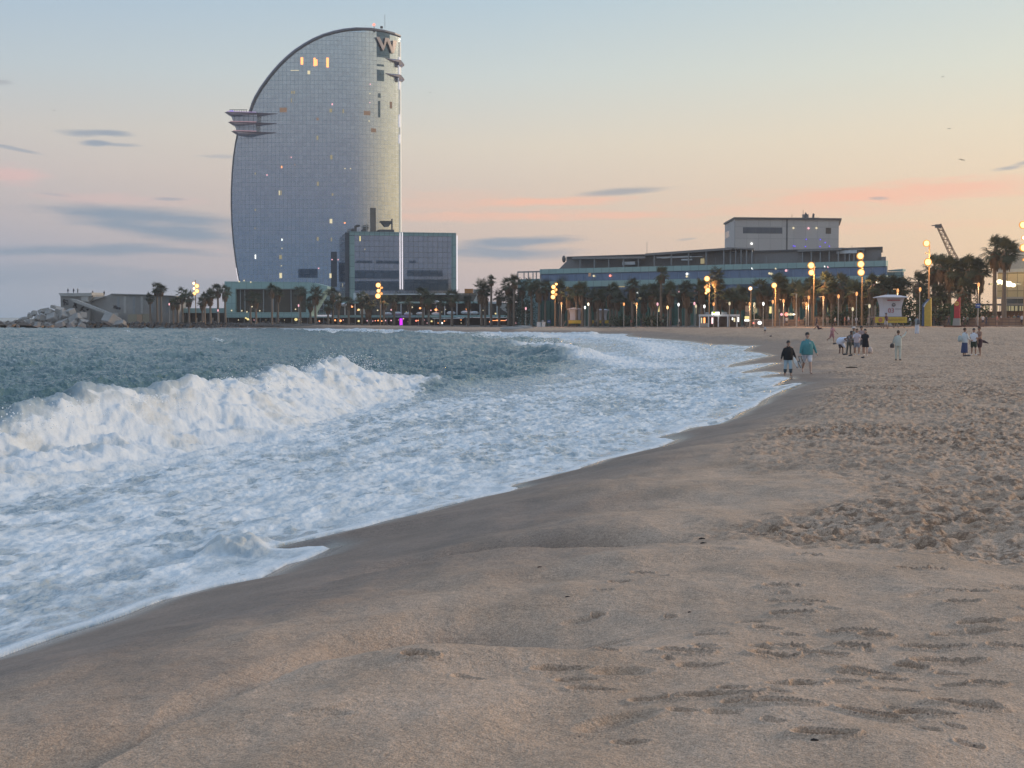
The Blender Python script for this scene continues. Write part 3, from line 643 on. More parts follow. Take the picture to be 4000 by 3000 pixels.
# ---- materials
facade('tower_glass', (.53,.59,.63), (.60,.66,.70), (.44,.49,.53), 1.32, 1.46, .06, .10, .9, 'UV', .05)
facade('block_glass', (.40,.43,.47), (.46,.49,.54), (.24,.26,.29), 1.6, 1.75, .09, .12, .85, 'OBJ')
facade('teal_panel', (.29,.44,.43), (.33,.49,.47), (.19,.29,.29), 2.2, 3.0, .07, .45, .05, 'OBJ')
facade('teal_glass', (.22,.34,.35), (.27,.41,.41), (.09,.15,.16), 1.6, 3.6, .08, .35, .2, 'OBJ')
facade('blue_glass', (.22,.29,.38), (.27,.34,.44), (.14,.18,.23), 2.6, 4.2, .07, .12, .7, 'OBJ')
facade('green_panel', (.06,.15,.12), (.08,.19,.15), (.03,.07,.06), 1.3, 8, .12, .5, .1, 'OBJ')
facade('dark_glass', (.10,.12,.14), (.13,.15,.175), (.07,.08,.09), 2.0, 2.4, .1, .15, .5, 'OBJ')
facade('grey_cladding', (.44,.42,.41), (.48,.465,.45), (.34,.33,.32), 3.4, 3.3, .07, .7, .0, 'OBJ')
facade('warm_glass', (.10,.085,.065), (.15,.12,.08), (.07,.07,.07), 5.5, 9, .09, .2, .3, 'OBJ')
mat('rim_metal', (.16,.16,.18), .4, .4); mat('fin_metal', (.30,.29,.32), .4, .5, emis=(.7,.55,.8), estr=.03)
mat('white_steel', (.62,.64,.66), .5); mat('grey_steel', (.30,.31,.32), .5, .3); mat('dark_steel', (.11,.11,.115), .6); mat('roof_dark', (.25,.235,.23), .8)
mat('sign_metal', (.52,.45,.42), .45, .3); mat('concrete', (.33,.31,.29), .85, scale=.25, bump=.2, var=.22); mat('concrete_light', (.46,.44,.41), .85, scale=.4, var=.15)
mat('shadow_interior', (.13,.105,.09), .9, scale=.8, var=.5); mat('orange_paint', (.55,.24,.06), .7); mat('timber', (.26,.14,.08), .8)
mat('paint_black', (.04,.04,.05), .8); mat('paint_teal', (.16,.30,.30), .7)
glow('led_white', (1, .93, .98), 1.0); glow('led_violet', (.55,.42,.75), .7); glow('deck_pink', (.75,.45,.52), .55); glow('lit_orange', (1,.34,.12), 2.6); glow('lit_warm', (1,.86,.55), .85); glow('lit_dim', (.85,.72,.42), .38)
glow('lit_pink', (1,.5,.55), 1.3); glow('lamp_amber', (1,.60,.22), 2.9); glow('lamp_white', (1,.84,.62), 2.6); glow('lamp_orange', (1,.42,.15), 1.5); glow('lit_yellow', (1,.82,.35), 1.1)
glow('led_blue', (.16,.10,1), 1.2); glow('led_purple', (.55,.03,.8), 1.8); glow('flood', (1,.86,.5), 4); glow('lit_white', (1,1,.95), 2.2); glow('lit_red', (1,.25,.18), 2.2)

# ---- sail-shaped glass tower
D0 = 480.0
def tower_plan(x0, x1, n=60):
    pts = []; y = 0.0; xs = np.linspace(x0, x1, n); W = x1-x0
    pts.append((xs[0], 0.0))
    for i in range(1, n):
        t = (xs[i]-x0)/W
        a = np.interp(t, [0, .25, .55, .75, .88, .96, 1], [-16, -8, 3, 15, 29, 42, 52])
        y += math.tan(R(a))*(xs[i]-xs[i-1]); pts.append((xs[i], y))
    return pts
xl = P(896, 1000, D0).x; xr = P(1556, 1000, D0).x
plan = tower_plan(xl, xr); pxs = [p[0] for p in plan]; pys = [p[1] for p in plan]
ymin = min(pys)
def face_y(x): return float(np.interp(x, pxs, pys)) - ymin
sil = [(930,1110),(924,1085),(914,1020),(905,950),(899,870),(897,800),(898,740),(902,670),(908,610),(917,555),(925,520),(934,490),(950,462),(975,440),(986,410),(1000,380),(1022,345),(1050,308),(1075,278),(1100,251),(1128,225),(1160,199),(1195,176),(1230,156),(1270,138),(1310,125),(1350,115),(1395,108),(1450,105)]
def ht(py, px=1300): return P(px, py, D0).z
sx_ = [P(a, 1000, D0).x for a, b in sil]; sz_ = [ht(b) for a, b in sil]
topx = [P(a, 1000, D0).x for a in (1350, 1395, 1450, 1500, 1535, 1556)]; topz = [ht(b) for b in (115, 108, 105, 107, 111, 116)]
ZB = 1.5
tw = empty('glass_tower', (0, D0, ZB), 'tall sail shaped tower of bluish mirror glass with a curved roof edge', 'tower')
def left_x(z): return float(np.interp(z, sz_, sx_))
zmax = topz[2]
def top_z(x):      # height of the silhouette at x (upper branch)
    xs = sx_[13:]; zs = sz_[13:]
    if x <= xs[0]: return zs[0]
    if x < topx[0]: return float(np.interp(x, xs, zs))
    return float(np.interp(x, topx, topz))
# facade as columns between left/lower silhouette and top
nx, nzv = 90, 60
vs = []; uvs = []; fs = []
arc = [0]
us = [0.0]
for i in range(1, len(plan)): us.append(us[-1] + math.hypot(plan[i][0]-plan[i-1][0], plan[i][1]-plan[i-1][1]))
zlow = ht(1230)
zk = np.linspace(zlow, zmax, 150)
rowsv = []
for k, z in enumerate(zk):
    # x extents at this height
    a = left_x(min(z, zmax-1e-3))
    # right extent where top falls off
    b = xr if z <= topz[-1] else float(np.interp(z, [topz[-1], topz[-2], topz[-3], topz[2]], [topx[-1], topx[-2], topx[-3], topx[2]]))
    if b < a: a = b = topx[2]
    # fixed interior columns clipped to the extents, so plan curvature is sampled evenly
    row = []
    for j in range(nx+1):
        x = min(max(xl + (xr-xl)*j/nx, a), b); row.append(len(vs)); vs.append((x, face_y(x), z-ZB)); uvs.append((float(np.interp(x, pxs, us)), z))
    rowsv.append(row)
for k in range(len(rowsv)-1):
    for j in range(nx):
        q = (rowsv[k][j], rowsv[k][j+1], rowsv[k+1][j+1], rowsv[k+1][j])
        A = [Vector(vs[i]) for i in q]
        if (A[1]-A[0]).length + (A[2]-A[3]).length < 1e-4: continue
        fs.append(q)
def uvmesh(name, vs, uvs, fs, m, parent, smooth=True):
    me = bpy.data.meshes.new(name); me.from_pydata(vs, [], fs); me.update()
    uvl = me.uv_layers.new(name='UVMap')
    li = np.zeros(len(me.loops), np.int32); me.loops.foreach_get('vertex_index', li)
    uvl.data.foreach_set('uv', np.array(uvs, np.float32)[li].ravel())
    return link(name, me, m, parent, smooth)
uvmesh('curtain_wall', vs, uvs, fs, M['tower_glass'], tw)
# closed body behind the glass: silhouette ring extruded back
ring = [(x, z) for x, z in zip(sx_, sz_)] + [(topx[3], topz[3]), (topx[4], topz[4]), (topx[5], topz[5]), (xr, zlow)]
mb = MB(); n = len(ring)
fr = [(x, face_y(x)+.02, z-ZB) for x, z in ring]; bk = [(x*(1.072 if x > xl+(xr-xl)*.7 else 1.055), 32, z-ZB-.6) for x, z in ring]
mb.add(fr+bk, [(i, (i+1) % n, (i+1) % n+n, i+n) for i in range(n)] + [tuple(range(n, 2*n))]); mb.build('side_wall', M['rim_metal'], tw)
# dark roof edge band following the arc
rim_pts = [(x, face_y(x)-.15, z-ZB) for x, z in zip(sx_[13:], sz_[13:])] + [(topx[i], face_y(topx[i])-.15, topz[i]-ZB) for i in (3, 4, 5)]
MB().tube(rim_pts, [.5]*len(rim_pts), 6).build('roof_edge', M['rim_metal'], tw)
rim2 = [(x-.35, face_y(x)-.05, z-ZB+.42) for x, z in zip(sx_[14:], sz_[14:])]
MB().tube(rim2, .16, 5).build('edge_light', mat('edge_pale', (.6,.55,.62), .5), tw)
lowrim = [(x-.05, face_y(x)-.1, z-ZB) for x, z in zip(sx_[:11], sz_[:11])]
MB().tube(lowrim, .22, 5).build('side_edge', M['rim_metal'], tw)
def tz(py): return ht(py)-ZB
def tx(px): return P(px, 1000, D0).x
# lit strips on both edges
MB().box(xr-.1, xr+.22, face_y(xr)-.6, face_y(xr)+.5, tz(905), tz(140)).build('right_edge_panel', mat('edge_white', (.75,.72,.68), .4, emis=(1,.86,.66), estr=.5), tw)
for a, b in ((200,222),(232,272),(280,330),(430,480),(510,545)):
    MB().box(xr-.28, xr-.08, face_y(xr)-.85, face_y(xr)-.62, tz(b), tz(a)).build('edge_light', M['led_white'], tw)
MB().tube([(left_x(ht(y))-.22, face_y(left_x(ht(y)))-.2, tz(y)) for y in (1045, 1070, 1098)], .14, 5).build('edge_light', M['led_white'], tw)
# cantilevered decks on the left shoulder with the flared glass between them
def deck(pa, ya, pb, px_in, flare):
    x0 = tx(pa); x1 = tx(px_in); z = tz(ya); yb = face_y(tx(990))
    mb = MB()
    v = [(x0, -4.5+yb, z), (x0+1.2, -5.6+yb, z), (tx(1010), -3.4+face_y(tx(1010)), z), (x1, face_y(x1)-.1, z), (x1, face_y(x1)+1, z), (tx(980), 7, z), (x0, 5, z)]
    w_ = [(p[0]*1.0 + (1.5 if p[0] < tx(960) else 0), p[1]+.7, z-.75) for p in v]; w_[3] = (x1, face_y(x1), z-.1); w_[2] = (v[2][0], v[2][1]+1.4, z-.5)
    n = len(v); mb.add(v+w_, [tuple(range(n)), tuple(range(2*n-1, n-1, -1))]+[(i, i+n, (i+1) % n+n, (i+1) % n) for i in range(n)])
    o = mb.build('cantilever_deck', M['fin_metal'], tw)
    MB().tube([(tx(pa+12), v[1][1]-.12, z+.12), (v[2][0], v[2][1]-.12, z+.12)], .12, 5).build('deck_light', M['led_violet'] if ya < 470 else M['deck_pink'], o)
    return o
for pa, ya, px_in in ((888,443,1088),(901,481,1085),(913,517,1083)): deck(pa, ya, 0, px_in, 0)
fl = [[(tx(a), tz(b)) for a, b in ((907,447),(912,462),(918,479),(1010,479),(1010,447))], [(tx(a), tz(b)) for a, b in ((919,484),(926,500),(930,515),(1005,515),(1005,484))]]
for pl in fl:
    mb = MB(); mb.prism(pl, -2.6+face_y(tx(980)), 6); mb.build('deck_glazing', M['block_glass'], tw)
mb = MB()
for a in range(910, 975, 9): mb.box(tx(a), tx(a)+.12, -3.2, -3.1, tz(443), tz(434))
mb.box(tx(909), tx(976), -3.25, -3.1, tz(435), tz(433)); mb.build('railing', M['dark_steel'], tw)
MB().box(tx(910), tx(925), -3.4, -3.26, tz(441), tz(438)).build('deck_light', M['led_blue'], tw)
# hooked fins at the top right
for ya in (213, 272):
    x0 = tx(1500 if ya < 250 else 1498); mb = MB(); fy = face_y(xr)
    v = [(x0, face_y(x0)-.1, tz(ya)), (tx(1557), fy-2.2, tz(ya+1)), (tx(1562), fy-2, tz(ya+4)), (tx(1572), fy-1.2, tz(ya+16)), (tx(1562), fy-2, tz(ya+27)), (tx(1554), fy-2.2, tz(ya+26)), (tx(1553), fy-2.4, tz(ya+11)), (tx(1535), face_y(tx(1535))-1.6, tz(ya+8))]
    w_ = [(a, b+2.6, c) for a, b, c in v]; n = len(v)
    mb.add(v+w_, [tuple(range(n)), tuple(range(2*n-1, n-1, -1))]+[(i, i+n, (i+1) % n+n, (i+1) % n) for i in range(n)]); mb.build('hooked_fin', M['fin_metal'], tw)
# dark glazed bay behind the sign, and narrower dark bays and painted reflections below
def on_face(name, pa, ya, pb, yb, m, off=.08, parent=tw, seg=4):
    vs = []; fs = []
    for i in range(seg+1):
        x = tx(pa + (pb-pa)*i/seg); y = face_y(x)-off
        vs += [(x, y, tz(yb)), (x, y, tz(ya)), (x, y+.3, tz(yb)), (x, y+.3, tz(ya))]
    for i in range(seg):
        a = i*4; b = a+4; fs += [(a, b, b+1, a+1), (a+1, b+1, b+3, a+3), (b, a, a+2, b+2)]
    fs += [(0, 1, 3, 2), (seg*4, seg*4+2, seg*4+3, seg*4+1)]
    return MB().add(vs, fs).build(name, m, parent)
facade('bay_glass', (.08,.13,.18), (.11,.165,.22), (.05,.08,.11), 2.6, 3.2, .06, .15, .75, 'OBJ')
on_face('sign_bay', 1470, 110, 1518, 212, M['bay_glass'])
for a in ((1470,240,1497,248),(1470,262,1497,306),(1474,355,1484,372),(1474,385,1482,450)): on_face('bay_reflection', *a, M['bay_glass'], .06)
on_face('bay_reflection', 1443, 808, 1464, 905, M['dark_glass']); on_face('bay_reflection', 1292, 983, 1315, 1120, M['dark_glass'])  # dark panes here and on the next line paint in mirrored neighbour buildings
on_face('bay_reflection', 1165, 1050, 1240, 1085, M['bay_glass'], .06); on_face('bay_reflection', 1322, 1025, 1342, 1100, M['bay_glass'], .06)
# the W sign: four slanted strokes of a wide serif-less letter
Wp = [[(1470,134),(1480,134),(1500,173),(1493,187)],[(1493,187),(1500,187),(1517,135),(1507,134)],[(1507,134),(1516,134),(1532,180),(1526,190)],[(1526,190),(1532,190),(1544,139),(1533,139)]]
Wp = [[(1469,134),(1482,135),(1500,172),(1494,187)],[(1494,187),(1499,176),(1513,134),(1503,134)],[(1505,134),(1516,134),(1533,181),(1526,190)],[(1526,190),(1534,190),(1546,139),(1532,139)]]
mb = MB()
for q in Wp:
    ys_ = [face_y(tx(a))-1.1 for a, b in q]
    v = [(tx(a), y, tz(b)) for (a, b), y in zip(q, ys_)]; w_ = [(p[0], p[1]+.7, p[2]) for p in v]
    mb.add(v+w_, [(3,2,1,0),(4,5,6,7),(0,1,5,4),(1,2,6,5),(2,3,7,6),(3,0,4,7)])
mb.build('letter_sign', M['sign_metal'], tw)
# lit windows
LW = [(1180,224,1189,252,'lit_orange'),(1230,226,1237,258,'lit_orange'),(1236,232,1244,256,'lit_orange'),(1279,225,1288,262,'lit_orange'),(1140,274,1173,276,'lit_warm'),(1206,276,1216,290,'lit_warm'),
 (1142,355,1147,366,'lit_dim'),(1151,355,1156,366,'lit_dim'),(1141,384,1144,400,'lit_dim'),(1096,420,1124,438,'lit_brown'),(1298,403,1303,410,'lit_pink'),(1290,424,1300,438,'lit_dim'),(1340,425,1345,440,'lit_dim'),
 (1421,428,1445,444,'lit_brown'),(1443,320,1447,324,'lit_pink'),(1442,357,1446,360,'lit_warm'),(1442,393,1445,396,'lit_pink'),(1438,465,1443,469,'lit_warm'),(1240,460,1248,470,'lit_brown'),(1240,530,1246,546,'lit_dim'),
 (1138,612,1142,616,'lit_pink'),(1292,605,1300,622,'lit_dim'),(1100,648,1104,656,'lit_orange'),(1041,680,1046,685,'lit_pink'),(1346,655,1350,659,'lit_warm'),(1367,655,1371,659,'lit_warm'),(994,672,998,680,'lit_dim'),
 (1090,744,1094,762,'lit_warm'),(1097,744,1101,762,'lit_dim'),(1240,710,1247,726,'lit_dim'),(1297,755,1303,764,'lit_dim'),(993,815,997,822,'lit_dim'),(1288,855,1298,872,'lit_warm'),(1343,868,1349,872,'lit_orange'),
 (992,888,995,894,'lit_dim'),(1099,932,1103,940,'lit_white'),(1238,926,1245,940,'lit_dim'),(1292,928,1297,942,'lit_dim'),(992,994,996,1010,'lit_white'),(1090,996,1100,1012,'lit_dim'),(1099,968,1103,972,'lit_warm'),
 (1242,1046,1247,1050,'lit_pink'),(1090,1066,1100,1086,'lit_warm'),(1286,1068,1294,1086,'lit_warm'),(1294,1012,1299,1016,'lit_pink'),(1318,1012,1322,1016,'lit_pink'),(1336,1106,1341,1122,'lit_warm'),(1096,1036,1100,1040,'lit_warm'),(1152,640,1156,646,'lit_brown'),(1518,384,1526,410,'lit_brown'),(1448,495,1466,510,'lit_brown')]
glow('lit_brown', (.55,.36,.26), .42)
for a, b, c, d, m_ in LW: on_face('lit_window', a, b, c, d, M[m_], .1, seg=1)
# aerials on the roof edge
for px, y0, y1, r_ in ((1234,145,158,.09),(1241,147,160,.09),(1383,104,112,.35),(1492,98,106,.5),(1505,52,104,.06),(1463,92,106,.12)):
    x = tx(px); MB().tube([(x, 2, tz(y1)), (x, 2, tz(y0))], r_, 6).build('aerial', M['dark_steel'], tw)
MB().ball((tx(1463), 1.5, tz(93)), .45, 8, 6).build('warning_light', M['lit_red'], tw)

# ---- low glass block beside the tower
w = Wall(P(1366, 1240, 462), P(1782, 1240, 470), 1.5)
t = w.thing('glass_block', 'low mirror glass block with white light lines joined to the foot of the sail tower', 'building')
u0, u1, z0, z1 = w.rect(1366, 907, 1782, 1170)
MB().box(u0, u1, .2, 34, 0, z1).build('core', M['dark_glass'], t)
flat(w, t, 'curtain_wall', 1386, 920, 1764, 1170, M['block_glass'], 0, .3)
mb = MB()
for a in ((1366,907,1782,921),(1366,921,1386,1175),(1764,921,1782,1175)):
    q = w.rect(*a); mb.box(q[0], q[1], -.15, .35, q[2], q[3])
mb.build('teal_frame', M['teal_glass'], t)
flat(w, t, 'side_wall', 1349, 908, 1365.5, 1175, M['dark_glass'], 1.5, 30)
for a, b in ((1562,1565.5),(1571,1574.5)): flat(w, t, 'light_line', a, 908, b, 1130, M['led_white'], -.4, -.2)
flat(w, t, 'light_line', 1784, 920, 1788, 1142, M['led_white'], -.3, 0)
for a in ((1390,1018,1455,1028),(1470,1018,1560,1030),(1600,1018,1625,1028),(1385,1056,1560,1088),(1590,1056,1730,1080),(1385,1098,1560,1135),(1580,1092,1752,1135)): flat(w, t, 'bay_reflection', *a, M['bay_glass'], -.07, .1)  # dark reflections of nearby buildings put in as glass panes
flat(w, t, 'lit_window', 1406, 922, 1410, 942, M['lit_yellow'], -.1, .1)
for a in ((1425,972,1428,975),(1376,966,1379,969)): flat(w, t, 'lit_window', *a, M['lit_warm'], -.1, .1)
q = w.z(1500, 906)
mb = MB()   # rooftop plant
def rb(px0, py0, px1, py1, y0, y1): a = w.rect(px0, py0, px1, py1); mb.box(a[0], a[1], y0, y1, a[2], a[3])
rb(1385,888,1398,898,6,9); rb(1398,876,1404,908,6,8); rb(1402,874,1416,880,5,9); rb(1430,890,1445,908,8,12); rb(1465,898,1488,908,8,12); rb(1500,858,1536,863,6,10); rb(1505,866,1545,869,6,9); rb(1542,850,1546,908,6,7); rb(1492,893,1550,908,5,12)
mb.build('roof_plant', M['dark_steel'], t)
mb = MB(); mb.prism([(w.u(1499), w.z(1499, 858)), (w.u(1545), w.z(1545, 858)), (w.u(1531), w.z(1531, 880)), (w.u(1516), w.z(1516, 880))], 6, 9); mb.build('roof_funnel', M['dark_steel'], t)

# ---- teal hall with the big window
w = Wall(P(877, 1240, 425), P(1278, 1240, 425), 1.3)
t = w.thing('teal_hall', 'flat roofed teal hall with a wide recessed window under the tower', 'building')
def poly(pts, y0, y1, name, m, parent=None):
    return MB().prism([w.uz(a, b, y0) for a, b in pts], y0, y1).build(name, m, parent or t)
poly([(877,1099),(1195,1102),(1195,1128),(877,1128)], 0, 14, 'roof_beam', M['teal_panel'])
poly([(877,1128),(920,1128),(920,1220),(877,1220)], 0, 14, 'side_wall', M['teal_panel'])
poly([(1195,1102),(1225,1104),(1278,1118),(1278,1128),(1262,1140),(1215,1220),(1195,1220)], 0, 14, 'sloping_end', M['teal_panel'])
poly([(877,1220),(1215,1220),(1215,1238),(877,1238)], 0, 14, 'base_wall', M['teal_panel'])
win = poly([(920,1128),(1195,1128),(1195,1220),(920,1220)], 2.2, 3, 'window', M['warm_glass'])
for px in (936, 953, 1026, 1064, 1134, 1168):
    u_ = w.u(px); MB().box(u_-.14, u_+.14, 1.6, 2.1, w.z(px, 1220), w.z(px, 1128.2)).build('mullion', M['grey_steel'], win)
q = w.rect(921, 1129, 1194, 1131); MB().box(q[0], q[1], .3, 1.9, q[2], q[3]).build('soffit', M['grey_steel'], t)
for px, py in ((905,1213),(945,1214),(965,1218),(985,1198),(1005,1200),(1015,1214),(1155,1208),(935,1100),(954,1096),(980,1102)):
    u_, z_ = w.uz(px, py); MB().ball((u_, -.2, z_), .22, 6, 5).build('lamp', M['lit_warm'], t)
poly([(1283,1140),(1315,1140),(1322,1147),(1322,1172),(1314,1172),(1314,1152),(1283,1152)], 2, 8, 'white_porch', M['concrete_light'])

# ---- two-storey terrace of restaurants along the front
w = Wall(P(800, 1240, 411), P(2130, 1240, 384), 1.0)
t = w.thing('restaurant_terrace', 'two storey terrace of open restaurants with pale slabs and coloured lights', 'restaurant')
def tpoly(name, px0, py0, px1, py1, m, y0, y1):
    q = w.rect(px0, py0, px1, py1, y0); return w.body(px0, px1, y0, y1, q[2], q[3]).build(name, m, t)
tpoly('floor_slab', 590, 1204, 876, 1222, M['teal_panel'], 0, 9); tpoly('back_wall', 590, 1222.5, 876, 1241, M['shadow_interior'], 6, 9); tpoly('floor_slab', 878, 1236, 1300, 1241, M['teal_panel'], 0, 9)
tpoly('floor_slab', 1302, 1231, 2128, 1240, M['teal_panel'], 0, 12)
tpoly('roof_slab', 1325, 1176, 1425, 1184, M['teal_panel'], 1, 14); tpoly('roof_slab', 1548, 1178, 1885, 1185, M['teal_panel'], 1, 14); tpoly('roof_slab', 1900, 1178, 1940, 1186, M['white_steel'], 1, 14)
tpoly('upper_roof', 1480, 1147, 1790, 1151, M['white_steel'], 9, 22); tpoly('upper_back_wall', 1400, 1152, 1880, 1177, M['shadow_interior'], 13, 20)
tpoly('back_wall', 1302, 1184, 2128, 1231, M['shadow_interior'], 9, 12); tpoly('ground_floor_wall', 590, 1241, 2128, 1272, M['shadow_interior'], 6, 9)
tpoly('white_panel', 1381, 1144, 1407, 1172, M['white_steel'], 8, 9)
for px in (1340, 1380, 1430, 1480, 1560, 1590, 1650, 1698, 1731, 1779, 1832, 1870, 1905, 1936):
    q = w.rect(px-1.3, 1185.5, px+1.3, 1230.5); MB().box(q[0], q[1], 1.2, 1.6, q[2], q[3]).build('column', M['white_steel'], t)
for px in list(range(640, 2120, 62)):
    q = w.rect(px-1, 1241.2, px+1, 1272); MB().box(q[0], q[1], .6, 1.0, q[2], q[3]).build('post', M['grey_steel'], t)
for k, (a, b, c, d) in enumerate(((1395,1152,1412,1228),(1840,1140,1880,1178))):
    poly_ = [w.uz(a, d), w.uz(c, d), w.uz(c, b), w.uz(a+(c-a)*.5, b)]; MB().prism(poly_, 2, 3).build('stair_wall', M['concrete_light'], t)
MB().prism([w.uz(1955,1180), w.uz(1970,1182), w.uz(2030,1222), w.uz(2034,1232), w.uz(1996,1232), w.uz(1950,1200)], -.6, -.2).build('stair_wall', M['concrete_light'], t)
for px, py in ((1660,1184),(1700,1176),(1340,1186),(1815,1216),(1760,1218),(1592,1222),(1552,1220),(1512,1222),(1640,1221),(1700,1222),(1850,1218)):
    u_, z_ = w.uz(px, py); MB().ball((u_, .5, z_-.3), (1.3, 1.3, .5), 8, 5).build('parasol', M['white_steel'], t)
rs = random.Random(3)
LM = [(1374,1198,'lit_orange',1.2),(1400,1210,'lit_yellow',1.6),(1412,1211,'lit_yellow',1),(1430,1212,'lit_warm',.8),(1474,1212,'lit_warm',1),(1528,1210,'lit_pink',1.1),(1608,1200,'lit_warm',1.2),(1640,1204,'lit_orange',1.3),(1682,1212,'lit_pink',.8),
 (1702,1210,'lit_orange',1.6),(1712,1211,'lit_red',1),(1740,1209,'lit_warm',.6),(1823,1207,'lit_orange',1.4),(1935,1225,'lit_yellow',1.0),(1370,1194,'lit_pink',.7),(1358,1206,'lit_warm',.6),
 (1214,1250,'lit_pink',.7),(1233,1252,'lit_red',.8),(1246,1254,'lit_orange',.8),(1282,1250,'lit_warm',1.3),(1308,1251,'lit_orange',1.1),(1329,1253,'lit_orange',1.5),(1400,1254,'lit_yellow',1.4),(1434,1253,'lit_pink',.9),
 (1455,1254,'lit_pink',.6),(1465,1253,'lit_red',.7),(1476,1252,'lit_orange',.9),(1490,1254,'lit_orange',.8),(1504,1252,'lit_pink',1),(1527,1252,'lit_pink',.9),(1625,1253,'lit_red',1.1),(1632,1252,'lit_orange',.7),(1685,1255,'lit_yellow',1.2),
 (1725,1262,'lit_white',1.3),(1735,1254,'lit_orange',.8),(1766,1254,'lit_orange',.7),(1800,1250,'lit_orange',.6),(1914,1257,'lit_orange',1.2),(2013,1262,'lit_pink',1.2),(2038,1257,'lit_yellow',1.2),(1155,1248,'lit_yellow',2.0),(1172,1247,'lit_orange',1.6),
 (960,1242,'lit_yellow',1.4),(967,1247,'lit_yellow',1.6),(975,1250,'lit_white',1.2),(930,1250,'lit_warm',.7),(1575,1245,'lit_yellow',.8),(1825,1258,'lit_warm',.6),(1340,1250,'lit_pink',.6),(1110,1250,'lit_warm',.5)]
for px, py, m_, r_ in LM:
    u_, z_ = w.uz(px, py); MB().ball((u_, .2, z_), (.24*r_, .24*r_, .2*r_), 8, 6).build('lamp', M[m_], t)
for i in range(46):
    px = rs.uniform(620, 2120); py = rs.choice((1250, 1256, 1262, 1212, 1218))
    if py < 1230 and px < 1340: continue
    u_, z_ = w.uz(px, py); MB().ball((u_, 3, z_), .13, 6, 4).build('lamp', M[rs.choice(('lit_dim','lit_brown','lit_pink','lit_warm','lit_orange'))], t)
tpoly('neon_pillar', 1561, 1244, 1572, 1275, M['led_purple'], -1.6, -1.2); tpoly('light_bar', 1919, 1251, 1975, 1253, M['lit_orange'], .4, .6)
tpoly('awning', 1690, 1241.5, 1810, 1245, M['white_steel'], -2.5, 0)
tpoly('side_wing', 2100, 1150, 2135, 1272, M['dark_steel'], 4, 10)

# ---- small far blocks between the tower and the long building
w = Wall(P(1805, 1240, 520), P(1875, 1240, 520), 2)
t = w.thing('container_stack', 'orange and grey containers far off beyond the terrace roof', 'container')
flat(w, t, 'container', 1815, 1128, 1848, 1145, M['orange_paint'], 0, 4); flat(w, t, 'container', 1849, 1130, 1872, 1146, M['grey_steel'], 0, 4); flat(w, t, 'shed', 1790, 1145, 1880, 1190, M['concrete_light'], 2, 9)

# ---- long green and blue glass office building
w = Wall(P(2113, 1240, 352), P(3462, 1240, 298), 1.0); K = 1.1
t = w.thing('office_building', 'long low office building banded in teal and blue glass behind the palms', 'building')
u0 = w.u(2113); u1 = w.u(3462); zt = w.z(2113, 1052)
w.body(2114, 3461, .4, 28, 0, zt-.3).build('core', M['dark_glass'], t)
for name, za, zb_, m_, y0, y1 in (('parapet', zt-1.05*K, zt, 'teal_panel', -.5, .6), ('upper_glazing', zt-2.75*K, zt-1.06*K, 'blue_glass', 0, .5), ('upper_band', zt-4.0*K, zt-2.76*K, 'teal_panel', -.4, .6), ('lower_glazing', zt-7.0*K, zt-4.01*K, 'blue_glass', .1, .5), ('base_wall', 0, zt-7.01*K, 'green_panel', -.2, .6)):
    MB().box(u0, u1, y0, y1, za, zb_).build(name, M[m_], t)
for a in ((2235,1110,2300,1175),(2345,1112,2385,1175),(2400,1130,2442,1172),(2490,1112,2505,1135),(2840,1125,2880,1172),(2910,1125,2990,1170),(3100,1125,3130,1150)): flat(w, t, 'dark_window', *a, M['dark_glass'], -.02, .3)
for a in ((2400,1107,2440,1122,'lit_dim'),(2700,1150,2720,1158,'lit_brown'),(2574,1104,2590,1112,'lit_brown'),(2490,1160,2510,1174,'lit_dim'),(2298,1066,2308,1080,'lit_brown')): flat(w, t, 'lit_window', *a[:4], M[a[4]], -.06, .1)
for px, py, m_ in ((2386,1077,'lit_red'),(2322,1078,'lit_warm'),(2686,1070,'lit_white'),(2685,1080,'lit_warm'),(2941,1048,'lit_white'),(3033,1048,'lit_warm'),(3073,1057,'lit_pink'),(3008,1068,'lit_warm'),(3225,1041,'lit_white'),(3237,1042,'lit_pink'),(3016,1070,'lit_warm'),(2494,1144,'lit_white'),(2655,1138,'lit_pink'),(2718,1138,'lit_pink'),(3105,1108,'lit_white')):
    u_, z_ = w.uz(px, py); MB().ball((u_, -.3, z_), .26, 7, 5).build('lamp', M[m_], t)
for i in range(44):
    u_ = u0 + (u1-u0)*(i+.5)/44; MB().box(u_-.14, u_+.14, -.75, -.22, 0, zt-7.3*K).build('fin', M['green_panel'], t)
rs = random.Random(11)
for i in range(24):
    px = rs.uniform(2560, 3420); q = w.rect(px, 1196+rs.uniform(-3,4), px+rs.uniform(5,13), 1222+rs.uniform(-6,6)); MB().box(q[0], q[1], -.3, 0, q[2], q[3]).build('lit_window', M[rs.choice(('lit_dim','lit_dim','lit_brown','lit_yellow'))], t)
